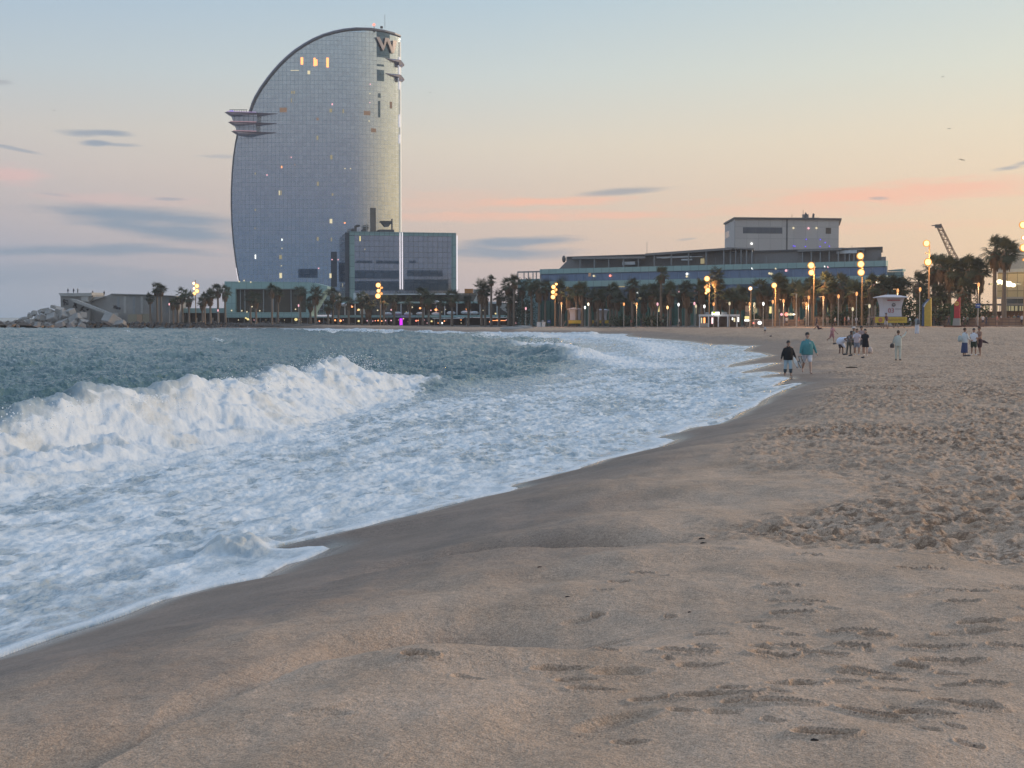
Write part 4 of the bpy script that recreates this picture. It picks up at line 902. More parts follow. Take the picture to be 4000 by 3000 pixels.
# set-back top floor, pergolas, plant
w.body(2215, 3440, 5, 24, zt-.2, zt+2.6*K).build('top_floor', M['roof_dark'], t)
w.body(2212, 3445, 4.4, 25, zt+2.61*K, zt+2.85*K).build('top_floor_roof', M['dark_steel'], t)
q = MB(); q.prism([(w.u(2180,6), zt), (w.u(2215,6), zt), (w.u(2215,6), zt+2.2), (w.u(2205,6), zt+1.6)], 6, 12); q.build('stair_block', M['roof_dark'], t)
def canopy(a, b, y0=2.0, y1=16, th=.5):
    (ua, za), (ub, zb_) = w.uz(*a, y0), w.uz(*b, y0); mb = MB(); va, vb = w.u(a[0], y1), w.u(b[0], y1)
    mb.add([(ua,y0,za-th),(ub,y0,zb_-th),(vb,y1,zb_-th),(va,y1,za-th),(ua,y0,za),(ub,y0,zb_),(vb,y1,zb_),(va,y1,za)], [(0,3,2,1),(4,5,6,7),(0,1,5,4),(1,2,6,5),(2,3,7,6),(3,0,4,7)])
    o = mb.build('roof_canopy', M['roof_dark'], t)
    for k in range(5):
        uu = ua + (ub-ua)*(k+.5)/5; MB().box(uu-.12, uu+.12, y0+.3, y0+.6, zt, za+(zb_-za)*(k+.5)/5-th).build('canopy_post', M['grey_steel'], t)
canopy((2235,1004),(2520,1001)); canopy((2520,990),(2860,966)); canopy((2840,966),(2945,969), 3, 12, .35); canopy((3115,975),(3290,967)); canopy((3290,967),(3378,972), 3, 12, .35)
for a in ((2563,1001,2700,1007),(2660,1011,2703,1017),(2430,1022,2480,1034),(3265,978,3345,990)): flat(w, t, 'roof_screen', *a, M['white_steel'], 3.0, 3.6)
MB().prism([w.uz(2560,1006), w.uz(2720,999), w.uz(2720,1001), w.uz(2560,1008)], 2.6, 3).build('roof_rail', M['white_steel'], t)
for px in (2759, 2793, 2826, 2855, 2880, 2918, 2950, 2990): flat(w, t, 'terrace_post', px, 1003, px+2.5, 1030, M['grey_steel'], 3.8, 4.1)
flat(w, t, 'lit_window', 2735, 1010, 2750, 1030, M['lit_dim'], 4.2, 4.6)
for px in (2203,): u_, z_ = w.uz(px, 1012, 8); MB().ball((u_, 8, z_), (.5,.5,.9), 8, 6).build('roof_antenna', M['dark_steel'], t)
for px, a in ((2526, 945), (3325, 958), (2413, 995)): u_ = w.u(px, 8); MB().tube([(u_, 8, zt+2.8), (u_, 8, w.z(px, a, 8))], .05, 5).build('roof_aerial', M['grey_steel'], t)
# wings at both ends
w.body(2022, 2112, 3, 14, 0, w.z(2060, 1090, 3)).build('left_wing', M['teal_glass'], t)
mb = MB(); za, zb_ = w.z(2060, 1090, 4), w.z(2060, 1062, 4)
for px in (2022, 2046, 2063, 2081, 2094, 2110): mb.box(w.u(px,4)-.09, w.u(px,4)+.09, 4, 4.2, za, zb_)
mb.box(w.u(2021,4), w.u(2112,4), 3.95, 4.25, zb_, zb_+.18); mb.box(w.u(2021,9), w.u(2112,9), 9, 9.2, zb_, zb_+.18); mb.build('pergola', M['grey_steel'], t)
w.body(3463, 3528, 4, 20, 0, w.z(3495, 1062, 4)).build('right_wing', M['teal_glass'], t)
MB().prism([(w.u(3464,5), w.z(3462,1062,5)+.1), (w.u(3524,5), w.z(3524,1062,5)+.1), (w.u(3524,5), w.z(3524,1050,5)), (w.u(3464,5), w.z(3462,1056,5))], 5, 6.5).build('right_wing_roof', M['teal_panel'], t)
flat(w, t, 'stair_block', 3425, 1003, 3458, 1019, M['roof_dark'], 5, 14)

# ---- grey box building behind
w = Wall(P(2868, 1240, 400), P(3273, 1240, 404), 2)
t = w.thing('grey_box_building', 'windowless grey clad block rising behind the long office building', 'building')
z1 = w.z(3000, 857); u1 = w.u(3273)
pL = P(2829, 1240, 424); lu = (Vector((pL.x, pL.y))-w.a).dot(w.d); lv = (Vector((pL.x, pL.y))-w.a).dot(w.n)
MB().slab([(0, 0), (u1, 0), (w.u(3273, lv), lv), (lu+.1, lv)], 0, z1).build('wall', M['grey_cladding'], t)
MB().slab([(lu, lv), (-.06, .0), (-.02, .3), (lu+.05, lv)], 0, z1-.02).build('left_side_wall', mat('side_cladding', (.56,.52,.50), .7, scale=.3, var=.08), t)
MB().slab([(lu-.35, lv+.2), (-.45, -.5), (u1+.6, -.5), (w.u(3277, lv), lv+.2)], z1+.02, z1+.5).build('roof_edge', M['dark_steel'], t)
k_ = lambda f: (lu*f, lv*f)
for f0, f1, a, b in ((.93, .55, 905, 895), (.45, .08, 897, 888)):
    x0, y0 = k_(f0); x1, y1 = k_(f1); za = z1-w.z(3000,857)+w.z(2868, 908); MB().slab([(x0-.05, y0-.12), (x1-.05, y1-.12), (x1+.1, y1+.1), (x0+.1, y0+.1)], z1-4.2, z1-2.4).build('window_slot', M['dark_glass'], t)
flat(w, t, 'window_band', 2900, 888, 3053, 912, M['dark_glass'], -.04, .1); flat(w, t, 'window', 3222, 890, 3243, 913, M['shadow_interior'], -.05, .1)
flat(w, t, 'joint', 3068, 858, 3074, 990, M['dark_steel'], -.05, .1)
mb = MB(); mb.prism([w.uz(a, b) for a, b in ((3040,856),(3075,849),(3205,849),(3207,858),(3040,858))], 1, 14); mb.build('roof_block', M['grey_steel'], t)
flat(w, t, 'roof_block', 3130, 837, 3155, 850, M['roof_dark'], 3, 6)
for px, r_ in ((3161, 1), (3191, .8)): u_, z_ = w.uz(px, 842); MB().tube([(u_, 3, z_-1), (u_, 3, z_-.2), (u_+.1, 3, z_+.5), (u_, 3, z_+1.1*r_)], [.12, .42*r_, .4*r_, .1], 8).build('roof_antenna', M['dark_steel'], t)
for px, a in ((3108, 832), (3152, 815)): u_ = w.u(px); MB().tube([(u_, 4, z1), (u_, 4, w.z(px, a))], .06, 5).build('roof_aerial', M['dark_steel'], t)
for px, py, m_ in ((3098,891,'lit_warm'),(3157,892,'lit_pink'),(3188,891,'lit_warm'),(2935,952,'lit_white'),(3098,961,'led_blue'),(3104,962,'led_blue'),(3148,935,'led_blue'),(3203,936,'led_blue'),(3098,982,'led_blue'),(3092,984,'led_blue'),(3145,963,'led_blue'),(3238,962,'led_blue'),(3202,963,'led_blue'),(3222,948,'led_blue')):
    u_, z_ = w.uz(px, py); MB().ball((u_, -.3, z_), .17 if 'blue' in m_ else .3, 7, 5).build('lamp', M[m_], t)

# ---- building cut by the right edge of the frame
w = Wall(P(3893, 1240, 250), P(4250, 1240, 238), 1.7)
t = w.thing('corner_building', 'yellow lit glazed building behind the tall palms at the right edge', 'building')
u1 = w.u(4250); zs_ = [w.z(3940, v) for v in (975, 1006, 1050, 1064, 1108, 1160, 1190, 1216, 1272)]
facade('cream_glass', (.42,.36,.22), (.5,.43,.27), (.25,.22,.15), 1.9, 3, .08, .3, .2, 'OBJ')
MB().box(.6, u1, .4, 20, 0, zs_[0]-.2).build('core', M['dark_glass'], t)
MB().prism([(0, zs_[1]), (u1, zs_[1]), (u1, zs_[0]+.6), (1.2, zs_[0]), (.8, zs_[0]-.6)], 0, .6).build('roof_band', M['grey_cladding'], t)
MB().box(0, u1, .1, .6, zs_[2], zs_[1]-.02).build('upper_glazing', M['grey_steel'], t); MB().box(-.1, u1, -.1, .6, zs_[3], zs_[2]-.02).build('ledge', M['concrete_light'], t)
MB().box(0, u1, .1, .6, zs_[4], zs_[3]-.02).build('middle_glazing', M['cream_glass'], t); MB().box(0, u1, 0, .6, zs_[5], zs_[4]-.02).build('lower_glazing', M['cream_glass'], t)
MB().box(0, u1, -.05, .6, zs_[6]+1.0, zs_[5]-.02).build('wall_band', M['concrete'], t); MB().box(0, u1, -.02, .6, 0, zs_[7]).build('base_wall', M['timber'], t)
for a, b in ((3880,3885),(3888,3897),(3912,3922),(3927,3937),(3940,3962),(3965,3974),(3982,3996),(4010,4030)): flat(w, t, 'lit_window', a, 1195, b, 1214, M['lit_dim2' if 'lit_dim2' in M else 'lit_dim'], -.06, .2)

# ---- brown planter walls and a low pergola at the edge of the promenade
facade('planter', (.20,.135,.10), (.27,.19,.14), (.12,.085,.07), 1.1, .5, .05, .85, 0, 'OBJ')
for k_, (pa, da, pb, db, hh_) in enumerate(((2905,276,3165,262,1.35),(3175,260,3400,246,1.6),(3560,236,3710,228,1.5),(3760,226,4100,216,1.25))):
    A_, B_ = P(pa,1240,da), P(pb,1240,db); w = Wall(A_, B_, float(prom_z(A_.x)) if 'prom_z' in globals() else 1.5)
    o = MB().box(0, (w.b-w.a).length, 0, .6, -.1, hh_).build('planter_wall', M['planter']); o.location = (w.a.x, w.a.y, w.zb); o.rotation_euler.z = w.rz
    tag(o, ('brown planter wall behind the walking couple','brown planter wall behind the huddled bathers','brown planter wall between the two banners','brown planter wall under the right hand palms')[k_], 'wall')
w = Wall(P(3832, 1240, 234), P(4060, 1240, 226), 1.7); t = w.thing('pergola', 'low dark pergola with lit openings below the yellow lit corner building', 'pergola')
flat(w, t, 'beam', 3832, 1186, 4060, 1193, M['grey_steel'], 0, 2); flat(w, t, 'back_wall', 3834, 1216, 4058, 1272, M['timber'], 1.5, 1.8)
for a_ in range(3834, 4058, 14): flat(w, t, 'post', a_, 1193.2, a_+3, 1216, M['dark_steel'], .1, .3)
for a_, b__ in ((3848,3860),(3880,3890),(3912,3922),(3926,3936),(3940,3962),(3966,3974),(3984,3998),(4008,4030)): flat(w, t, 'lit_panel', a_, 1195, b__, 1214, M['lit_dim'], 1.6, 1.7)

# ---- lattice crane
c0 = P(3733, 1020, 430); c1 = P(3666, 878, 430); cr = empty('lattice_crane', (c0.x, c0.y, 1.5), 'raised lattice boom of a crane beyond the palms', 'crane')
mb = MB(); a = Vector((c0.x, c0.y, c0.z)) - Vector((c0.x, c0.y, 1.5)); b = Vector((c1.x, c1.y, c1.z)) - Vector((c0.x, c0.y, 1.5)); a = a - (b-a)*1.5
dr = (b-a).normalized(); sd_ = Vector((dr.z, 0, -dr.x)); Lr = (b-a).length
for s_ in (-1, 1):
    for yy in (-.8, .8): mb.tube([a+sd_*s_*1.1+Vector((0, yy, 0)), b+sd_*s_*.6+Vector((0, yy*.6, 0))], .13, 5)
nn = 40
for i in range(nn):
    f0, f1 = i/nn, (i+1)/nn; w0 = 1.1-.5*f0; w1 = 1.1-.5*f1; s_ = 1 if i % 2 else -1
    for yy in (-.7, .7): mb.tube([a+dr*Lr*f0+sd_*s_*w0+Vector((0, yy, 0)), a+dr*Lr*f1-sd_*s_*w1+Vector((0, yy, 0))], .08, 4)
mb.build('boom', M['timber'], cr)
mb = MB(); mb.box(b.x-.9, b.x+.8, -.6, .6, b.z-.9, b.z+.1); mb.box(b.x-2.0, b.x-.9, -.25, .25, b.z-.35, b.z-.1); mb.build('boom_head', M['dark_steel'], cr)
g_ = P(3752, 1020, 430)-Vector((c0.x, c0.y, 1.5)); mb = MB(); mb.tube([b, g_+(g_-b)*.3], .05, 4); mb.build('stay_cable', M['dark_steel'], cr)
MB().box(-4, 6, -2, 2, 0, 3.5).build('cab', M['orange_paint'], cr)

# ---- promenade paving and low wall
front = [(p.x, p.y, p.z) for p in PRW]
vs = []; fs = []
for x, y, z in front: vs += [(x, y, z-.6), (x, y, z), (x + (x)*.2, 900, z)]
for i in range(len(front)-1): a = i*3; fs += [(a, a+3, a+4, a+1), (a+1, a+4, a+5, a+2)]
o = MB().add(vs, fs).build('promenade', mat('paving', (.20,.175,.155), .85, scale=.6)); tag(o, kind='structure')
a, b = P(3690, 1276, 216), P(4200, 1276, 206); w = Wall(a, b, prom_z(a.x)-.5)
o = MB().box(0, (Vector(b[:2])-Vector(a[:2])).length, -.5, 0, 0, .62).build('low_wall', mat('brick_red', (.16,.08,.065), .85, scale=2)); o.location = (a.x, a.y, prom_z(a.x)-.5); o.rotation_euler.z = w.rz
tag(o, 'low dark red wall edging the sand under the right hand palms', 'wall')
# ================================================================== palms
def leafmat(name, c, var=.35):
    m = mat(name, c, .75, var=var, scale=1.3, spec=.2); return m
leafmat('palm_green', (.095, .108, .06)); leafmat('palm_green_dark', (.07, .082, .052)); leafmat('palm_skirt', (.16, .105, .065)); mat('palm_trunk', (.20, .155, .12), .9, scale=6, var=.25, bump=.4)
leafmat('hedge_leaf', (.06, .08, .045))
def palm_crown(seed, n=30, R_=1.75, wind=.0, dense=1.0):
    rs = random.Random(seed); mb = MB()
    for i in range(n):
        a = rs.uniform(0, 2*math.pi); e = rs.uniform(-.75, 1.25); pl = R_*rs.uniform(.35, .6)
        d = Vector((math.cos(a)*math.cos(e), math.sin(a)*math.cos(e), math.sin(e))); d += Vector((wind*.7, wind*.2, 0)); d.normalize()
        base = Vector((0, 0, 0)); mid = base + d*pl*.6; tip = base + d*pl + Vector((0, 0, -.12*pl))
        mb.tube([base, mid, tip], [.035, .03, .02], 3, cap=False)
        side = d.cross(Vector((0, 0, 1)));
        if side.length < .1: side = Vector((1, 0, 0))
        side.normalize(); up = side.cross(d).normalized(); Lf = R_*rs.uniform(.42, .66)
        roll = rs.uniform(-.5, .5); side2 = side*math.cos(roll)+up*math.sin(roll)
        for k in range(13):
            t = R(-105 + 210*k/12) + rs.uniform(-.06, .06); ll = Lf*(1-.25*abs(t)/1.8)*rs.uniform(.8, 1.1)
            q = (d*math.cos(t)+side2*math.sin(t)).normalized(); q2 = (q + Vector((wind*.5, 0, -.45))).normalized(); wv = q.cross(up).normalized()*.055
            p1 = tip + q*ll*.55; p2 = p1 + q2*ll*.5
            mb.add([tip, p1+wv, p1-wv, p2, p1+up*.02], [(0, 1, 4), (0, 4, 2), (4, 1, 3), (2, 4, 3)])
    return mb.mesh('crown')
def palm_skirt(seed, ln=1.5):
    rs = random.Random(seed); mb = MB()
    for i in range(90):
        a = rs.uniform(0, 2*math.pi); z = -rs.uniform(0, ln*.7); r0 = .22; r1 = rs.uniform(.4, .75)*(1 - .25*abs(z)/ln)
        d = Vector((math.cos(a), math.sin(a), 0)); s_ = Vector((-d.y, d.x, 0))*rs.uniform(.1, .2)
        p0 = d*r0 + Vector((0, 0, z)); p1 = d*r1 + Vector((0, 0, z-.35)); p2 = d*r1*.85 + Vector((0, 0, z-rs.uniform(.7, 1.05)))
        mb.add([p0, p1+s_, p1-s_, p2+s_*.4, p2-s_*.4], [(0, 1, 2), (1, 3, 4, 2)])
    return mb.mesh('skirt')
def palm_trunk(seed, lean=.0):
    rs = random.Random(seed); pts = []; rr = []
    for k in range(9):
        t = k/8; pts.append((lean*t*t*1.2 + .03*math.sin(4*t+seed), .03*math.cos(3*t+seed), t)); rr.append(.34-.14*t + .02*rs.random())
    # built 1 m tall, scaled to the trunk height
    mb = MB(); mb.tube(pts, rr, 8); return mb.mesh('trunk')
CROWNS = [palm_crown(i, 30, 1.75, w_, 1) for i, w_ in enumerate((.1, .25, .2, .35, .15, .3))]
CROWNS_W = [palm_crown(20+i, 36, 1.9, w_, 1) for i, w_ in enumerate((.7, .9, .8))]
SKIRTS = [palm_skirt(i, l_) for i, l_ in enumerate((1.2, 1.8, 2.4, 1.0))]; TRUNKS = [palm_trunk(i) for i in range(4)]
for me_, mm in ((CROWNS[0], 0), ): pass
for i, me_ in enumerate(CROWNS): me_.materials.append(M['palm_green'] if i % 2 else M['palm_green_dark'])
for me_ in CROWNS_W: me_.materials.append(M['palm_green_dark'])
for me_ in SKIRTS: me_.materials.append(M['palm_skirt'])
for me_ in TRUNKS: me_.materials.append(M['palm_trunk']); me_.polygons.foreach_set('use_smooth', [True]*len(me_.polygons))
ORD = ['first','second','third','fourth','fifth','sixth','seventh','eighth','ninth','tenth','eleventh','twelfth','thirteenth','fourteenth','fifteenth','sixteenth','seventeenth','eighteenth','nineteenth','twentieth',
       'twenty-first','twenty-second','twenty-third','twenty-fourth','twenty-fifth','twenty-sixth','twenty-seventh','twenty-eighth','twenty-ninth','thirtieth','thirty-first','thirty-second','thirty-third','thirty-fourth','thirty-fifth']
# (px, crown top py, base py, crown size factor, skirt 0-3 or -1, windy)
PALMS = [(587,1143,1262,.8,0,0),(614,1103,1262,.95,0,0),(629,1108,1262,.9,3,0),(676,1168,1262,.75,0,0),(694,1158,1262,.8,1,0),(712,1122,1262,1,1,0),(738,1137,1262,1,1,0),(790,1160,1262,.8,1,0),(800,1140,1262,.85,1,0),
 (822,1130,1262,1,1,0),(852,1108,1262,1,0,0),(880,1113,1262,1,1,0),(978,1136,1268,.9,1,0),(1000,1142,1268,.95,1,0),(1062,1106,1268,1,0,0),(1086,1125,1268,.85,1,0),(1173,1115,1270,1.05,0,0),(1213,1160,1270,.9,1,0),(1232,1117,1270,1.15,1,0),
 (1282,1172,1270,.95,3,0),(1300,1120,1270,1,1,0),(1322,1150,1270,.9,1,0),(1414,1137,1270,1,1,0),(1440,1152,1270,1.2,2,0),(1540,1148,1272,.9,2,0),(1500,1150,1272,.9,1,0),(1362,1158,1272,.8,1,0),(1600,1160,1272,.8,1,0),(1720,1152,1273,.9,1,0),(1830,1148,1274,.9,1,0),(1950,1130,1275,.9,1,0),(1652,1121,1273,1.1,1,0),(1674,1135,1273,1.1,1,0),(1766,1131,1274,1.1,0,0),
 (1880,1093,1275,1.2,2,0),(1895,1112,1275,1.0,2,0),(1919,1074,1262,.7,3,0),(1987,1082,1275,1.1,0,0),(2008,1073,1275,1.0,0,0),(1994,1136,1276,1.1,1,0),(2040,1092,1276,1.1,1,0),(2076,1083,1276,1.1,1,0),(2105,1092,1276,1.2,2,0),(2130,1096,1276,1,2,0),
 (2188,1096,1277,1.2,2,0),(2222,1122,1277,1.1,2,0),(2252,1108,1277,1,1,0),(2275,1100,1277,1.2,2,0),(2305,1122,1277,1,1,0),(2336,1132,1277,1,1,0),(2384,1112,1277,1.15,2,0),(2410,1140,1277,1,1,0),(2469,1085,1277,1.1,2,0),(2515,1132,1277,1.1,2,0),(2546,1104,1277,1.15,2,0),
 (2582,1040,1277,1.05,3,0),(2560,1130,1277,1.1,1,0),(2618,1102,1277,1.15,2,0),(2600,1140,1277,1,2,0),(2680,1094,1277,1.25,2,0),(2740,1090,1277,1.1,2,0),(2795,1045,1277,1.15,3,0),(2812,1104,1277,1.2,2,0),(2850,1130,1277,1,1,0),(2890,1114,1277,1.1,2,0),(2968,1090,1276,1.2,2,0),
 (2995,1110,1276,1,1,0),(3035,1068,1276,1.25,2,1),(3060,1085,1276,1.1,2,0),(3108,1093,1276,1.15,2,0),(3150,1100,1276,1.1,2,0),(3172,1082,1276,1.1,2,1),(3222,1064,1276,1.2,2,1),(3250,1096,1276,1,1,0),(3281,1070,1276,1.15,2,1),(3332,1096,1276,1.15,2,0),(3372,1110,1276,1,1,1),
 (3407,1073,1275,1.1,2,1),(3447,1076,1275,1.1,2,1),(3490,1080,1275,1.0,2,1),(3522,1086,1275,1.05,2,1),(3584,1062,1275,1.15,1,1),(3600,1120,1275,.9,1,1),(3645,998,1274,1.15,2,1),(3672,995,1274,1.15,1,1),(3708,1004,1274,1.25,2,1),(3748,1008,1274,1.3,2,1),(3786,1000,1274,1.25,1,1),(3822,1010,1274,1.25,2,1),
 (3655,1112,1274,1.0,3,1),(3690,1110,1274,.95,3,1),(3760,1085,1274,1.1,2,1),(3884,925,1274,1.3,1,1),(3922,932,1274,1.4,0,1)]
def zone(px):
    return ('by the grey sea wall' if px < 660 else 'left of the teal hall' if px < 900 else 'before the teal hall' if px < 1200 else "by the hall's sloping end" if px < 1345 else
            'before the low glass block' if px < 1790 else 'right of the glass block' if px < 2150 else "before the office building's left half" if px < 2650 else
            "before the office building's middle" if px < 3200 else 'between two and three lamp masts' if px < 3440 else 'behind the lifeguard hut' if px < 3560 else
            'in the clump between the banners' if px < 3860 else 'before the lit corner building')
zc = {}
rs = random.Random(77)
for k in range(34):
    px = 2165 + k*40 + rs.uniform(-14, 14); PALMS.append((px, rs.uniform(1096, 1150) - max(0, px-3000)*.04, 1276, rs.uniform(.95, 1.15), rs.choice((1, 2, 2)), 1 if px > 3050 else 0, 1))
PALMS.sort()
for p_ in PALMS: zc.setdefault(zone(p_[0]), []).append(p_[0])
rs = random.Random(5)
for i, p_ in enumerate(PALMS):
    px, ty, by, sz, sk, wd = p_[:6]; row2 = len(p_) > 6
    z_ = zone(px); k = zc[z_].index(px); g = None
    d = float(np.interp(px, [500, 1560, 1900, 2300, 2900, 3400, 4000], [401, 384, 354, 316, 276, 240, 222])) + rs.uniform(0, 6) + (9 if row2 else 0)
    by_ = P(px, 1240, d); base = Vector((by_.x, d, float(prom_z(by_.x)))); top = P(px, ty, d).z
    big = px > 3860
    cs = sz*(1.38 if px < 2000 else 1.2); h = top - base.z - 1.25*cs
    look = 'tall ' if h > 9.5 else 'short ' if h < 6 else 'brown skirted ' if sk >= 2 else 'windblown ' if wd else ''
    t = empty('palm_tree', base, '%sfan palm %s, %s from the left there' % (look, z_, ORD[k]) if len(zc[z_]) > 2 else '%sfan palm %s, %s of two' % (look, z_, ('left', 'right')[k]), 'palm tree', 'fan palms along the promenade', rs.uniform(-.4, .4) if wd else rs.uniform(0, 6.28))
    tr = link('trunk', TRUNKS[i % 4], None, t); ts = 1.0 if not big else 1.15; tr.scale = (ts, ts, h)
    tp = Vector((.03*math.sin(4+i % 4), .03*math.cos(3+i % 4), 1)); hp = (tp.x*ts, tp.y*ts, h)
    c = link('crown', (CROWNS_W if wd else CROWNS)[i % (3 if wd else 6)], None, t); c.location = hp; c.scale = (cs, cs, cs*.95)
    if sk >= 0: s_ = link('dead_fronds', SKIRTS[sk], None, t); s_.location = (hp[0], hp[1], h-.1); s_.scale = (cs, cs, cs)

# low hedges and shrubs under the palms
def shrub(px, py0, py1, wpx, d, seed, label):
    rs = random.Random(seed); b = P(px, 1240, d); z0 = float(prom_z(b.x)); h = P(px, py0, d).z - z0; wd = wpx/F*d; mb = MB()
    for k in range(int(800*max(1, wd/4))):
        c = Vector((rs.gauss(0, wd*.24), rs.gauss(0, .8), abs(rs.gauss(.5, .28))*h)); r = rs.uniform(.12, .3)
        n_ = Vector((rs.uniform(-1,1), rs.uniform(-1,1), rs.uniform(-1,1))).normalized(); a = n_.orthogonal().normalized(); bb = n_.cross(a)
        mb.add([c+a*r, c+bb*r*.6, c-a*r, c-bb*r*.6], [(0,1,2,3)])
    t = empty('shrub', (b.x, d, z0), label, 'shrub', 'shrubs along the promenade'); mb.build('foliage', M['hedge_leaf'], t)
    m2 = MB(); [m2.tube([(x, 0, 0), (x*1.3, 0, h*.6)], .06, 4) for x in (-wd*.2, 0, wd*.2)]; m2.build('stem', M['palm_trunk'], t)
for i, (px, a, wpx, d, lb) in enumerate([(2060,1150,70,345,'dark shrub left of the tall lamp mast by the long office building'),(2030,1120,60,348,'dark leafy bush beside the glass wing of the long office building'),(2000,1160,60,352,'dark rounded bush at the right end of the terrace'),
    (1560,1160,60,409,'low dark bush on the terrace roof, left'),(1700,1166,120,409,'long low dark hedge on the terrace roof'),(1800,1165,90,409,'low dark hedge right on the terrace roof'),(3545,1160,90,236,'dense olive bush just right of the lifeguard hut'),(3605,1165,60,232,'olive bush behind the yellow banner'),
    (3690,1190,130,230,'wide dark hedge between the yellow and red banners'),(3800,1185,110,226,'dark hedge right of the red banner'),(3380,1180,120,246,'dark hedge left of the lifeguard hut'),(3280,1215,110,252,'low dark hedge behind the crowd of bathers'),(2960,1230,90,276,'low dark hedge beside the parked van'),(2560,1235,110,300,'low hedge left of the white kiosk'),(2440,1238,100,306,'low hedge right of the far lifeguard huts')]):
    shrub(px, a, 1275, wpx, d, i, lb)

# ================================================================== lamps
pole_m = M['white_steel']; glow('lamp_halo', (1,.42,.10), .95); mat('wood_pole', (.34,.22,.13), .7); mat('lamp_post_grey', (.35,.34,.32), .5)
def plight(parent, loc, e, col=(1,.55,.2), r=.3):
    l_ = bpy.data.lights.new('lamp_light', 'POINT'); l_.energy = e; l_.color = col; l_.shadow_soft_size = r
    o = bpy.data.objects.new('lamp_light', l_); COL.objects.link(o); o.parent = parent; o.location = loc; return o
def mast(px, top, by, globes, d, label, pm='wood_pole', rr=.16):
    b = P(px, 1240, d); z0 = float(prom_z(b.x)); t = empty('lamp_mast', (b.x, d, z0), label, 'street lamp', 'tall masts with several round floodlights'); h = P(px, top, d).z - z0
    MB().tube([(0, 0, 0), (0, 0, h)], [rr, rr*.6], 8, ).build('pole', M[pm], t)
    for gx, gy, r, m_ in globes:
        r = r*.5; g = P(gx, gy, d) - Vector((b.x, d, z0)); hl = MB(); s_ = 1 if g.x >= 0 else -1
        hd = MB().tube([(0, 0, g.z), (g.x, -.1, g.z)], .05, 5).tube([(g.x, .3, g.z), (g.x, -.15, g.z)], [r*.5, r*.95], 10).build('lamp_head', M['dark_steel'], t)
        if m_:
            MB().ball((g.x, -.35, g.z), (r, r*.6, r), 14, 10).build('lamp', M[m_], hd)
            MB().tube([(g.x, -.1, g.z), (g.x, -.3, g.z)], [r*.9, r*1.32], 14, cap=False).tube([(g.x, -.12, g.z), (g.x, -.11, g.z)], [r*1.3, r*1.3], 14).build('halo_cone', M['lamp_halo'], hd)  # orange glowing cone added as a halo round the lamp
    return t, h
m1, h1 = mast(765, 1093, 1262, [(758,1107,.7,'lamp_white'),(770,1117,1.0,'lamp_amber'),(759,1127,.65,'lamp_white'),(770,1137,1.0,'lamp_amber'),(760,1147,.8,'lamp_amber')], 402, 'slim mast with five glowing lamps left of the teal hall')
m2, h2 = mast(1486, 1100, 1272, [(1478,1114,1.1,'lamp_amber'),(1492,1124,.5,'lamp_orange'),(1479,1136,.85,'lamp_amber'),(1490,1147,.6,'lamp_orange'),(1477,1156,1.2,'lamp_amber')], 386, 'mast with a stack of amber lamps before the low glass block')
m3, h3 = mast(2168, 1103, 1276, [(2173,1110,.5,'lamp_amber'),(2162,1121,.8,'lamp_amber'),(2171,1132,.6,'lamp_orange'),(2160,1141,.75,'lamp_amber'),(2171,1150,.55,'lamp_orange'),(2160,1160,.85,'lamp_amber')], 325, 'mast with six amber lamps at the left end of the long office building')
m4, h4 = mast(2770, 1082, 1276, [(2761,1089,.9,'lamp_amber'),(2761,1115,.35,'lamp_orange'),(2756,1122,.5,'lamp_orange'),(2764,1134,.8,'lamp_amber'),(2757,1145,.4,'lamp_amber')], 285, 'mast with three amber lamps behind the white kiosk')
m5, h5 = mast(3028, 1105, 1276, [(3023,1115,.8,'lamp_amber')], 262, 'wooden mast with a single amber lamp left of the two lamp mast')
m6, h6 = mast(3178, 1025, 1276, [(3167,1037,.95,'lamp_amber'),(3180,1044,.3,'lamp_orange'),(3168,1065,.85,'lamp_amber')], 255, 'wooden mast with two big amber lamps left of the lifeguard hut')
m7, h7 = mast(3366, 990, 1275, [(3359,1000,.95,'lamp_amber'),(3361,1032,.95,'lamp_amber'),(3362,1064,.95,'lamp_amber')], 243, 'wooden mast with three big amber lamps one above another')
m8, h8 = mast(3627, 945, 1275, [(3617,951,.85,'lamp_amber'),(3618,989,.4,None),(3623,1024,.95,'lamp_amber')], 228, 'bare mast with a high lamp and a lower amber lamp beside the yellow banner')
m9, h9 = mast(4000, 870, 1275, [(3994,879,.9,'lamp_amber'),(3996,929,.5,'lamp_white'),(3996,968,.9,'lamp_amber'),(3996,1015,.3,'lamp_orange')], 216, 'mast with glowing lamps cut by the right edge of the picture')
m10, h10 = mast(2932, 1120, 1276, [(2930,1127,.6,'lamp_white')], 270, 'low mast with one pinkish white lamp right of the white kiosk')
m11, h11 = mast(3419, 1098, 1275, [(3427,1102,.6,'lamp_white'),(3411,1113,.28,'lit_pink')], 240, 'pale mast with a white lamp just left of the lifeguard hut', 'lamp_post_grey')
for m_, h_, e in ((m2,h2,900),(m3,h3,900),(m4,h4,900),(m5,h5,1100),(m6,h6,1500),(m7,h7,1800),(m8,h8,1500),(m9,h9,1800)):
    plight(m_, (-.3, -1.6, h_*.80), e*.8)
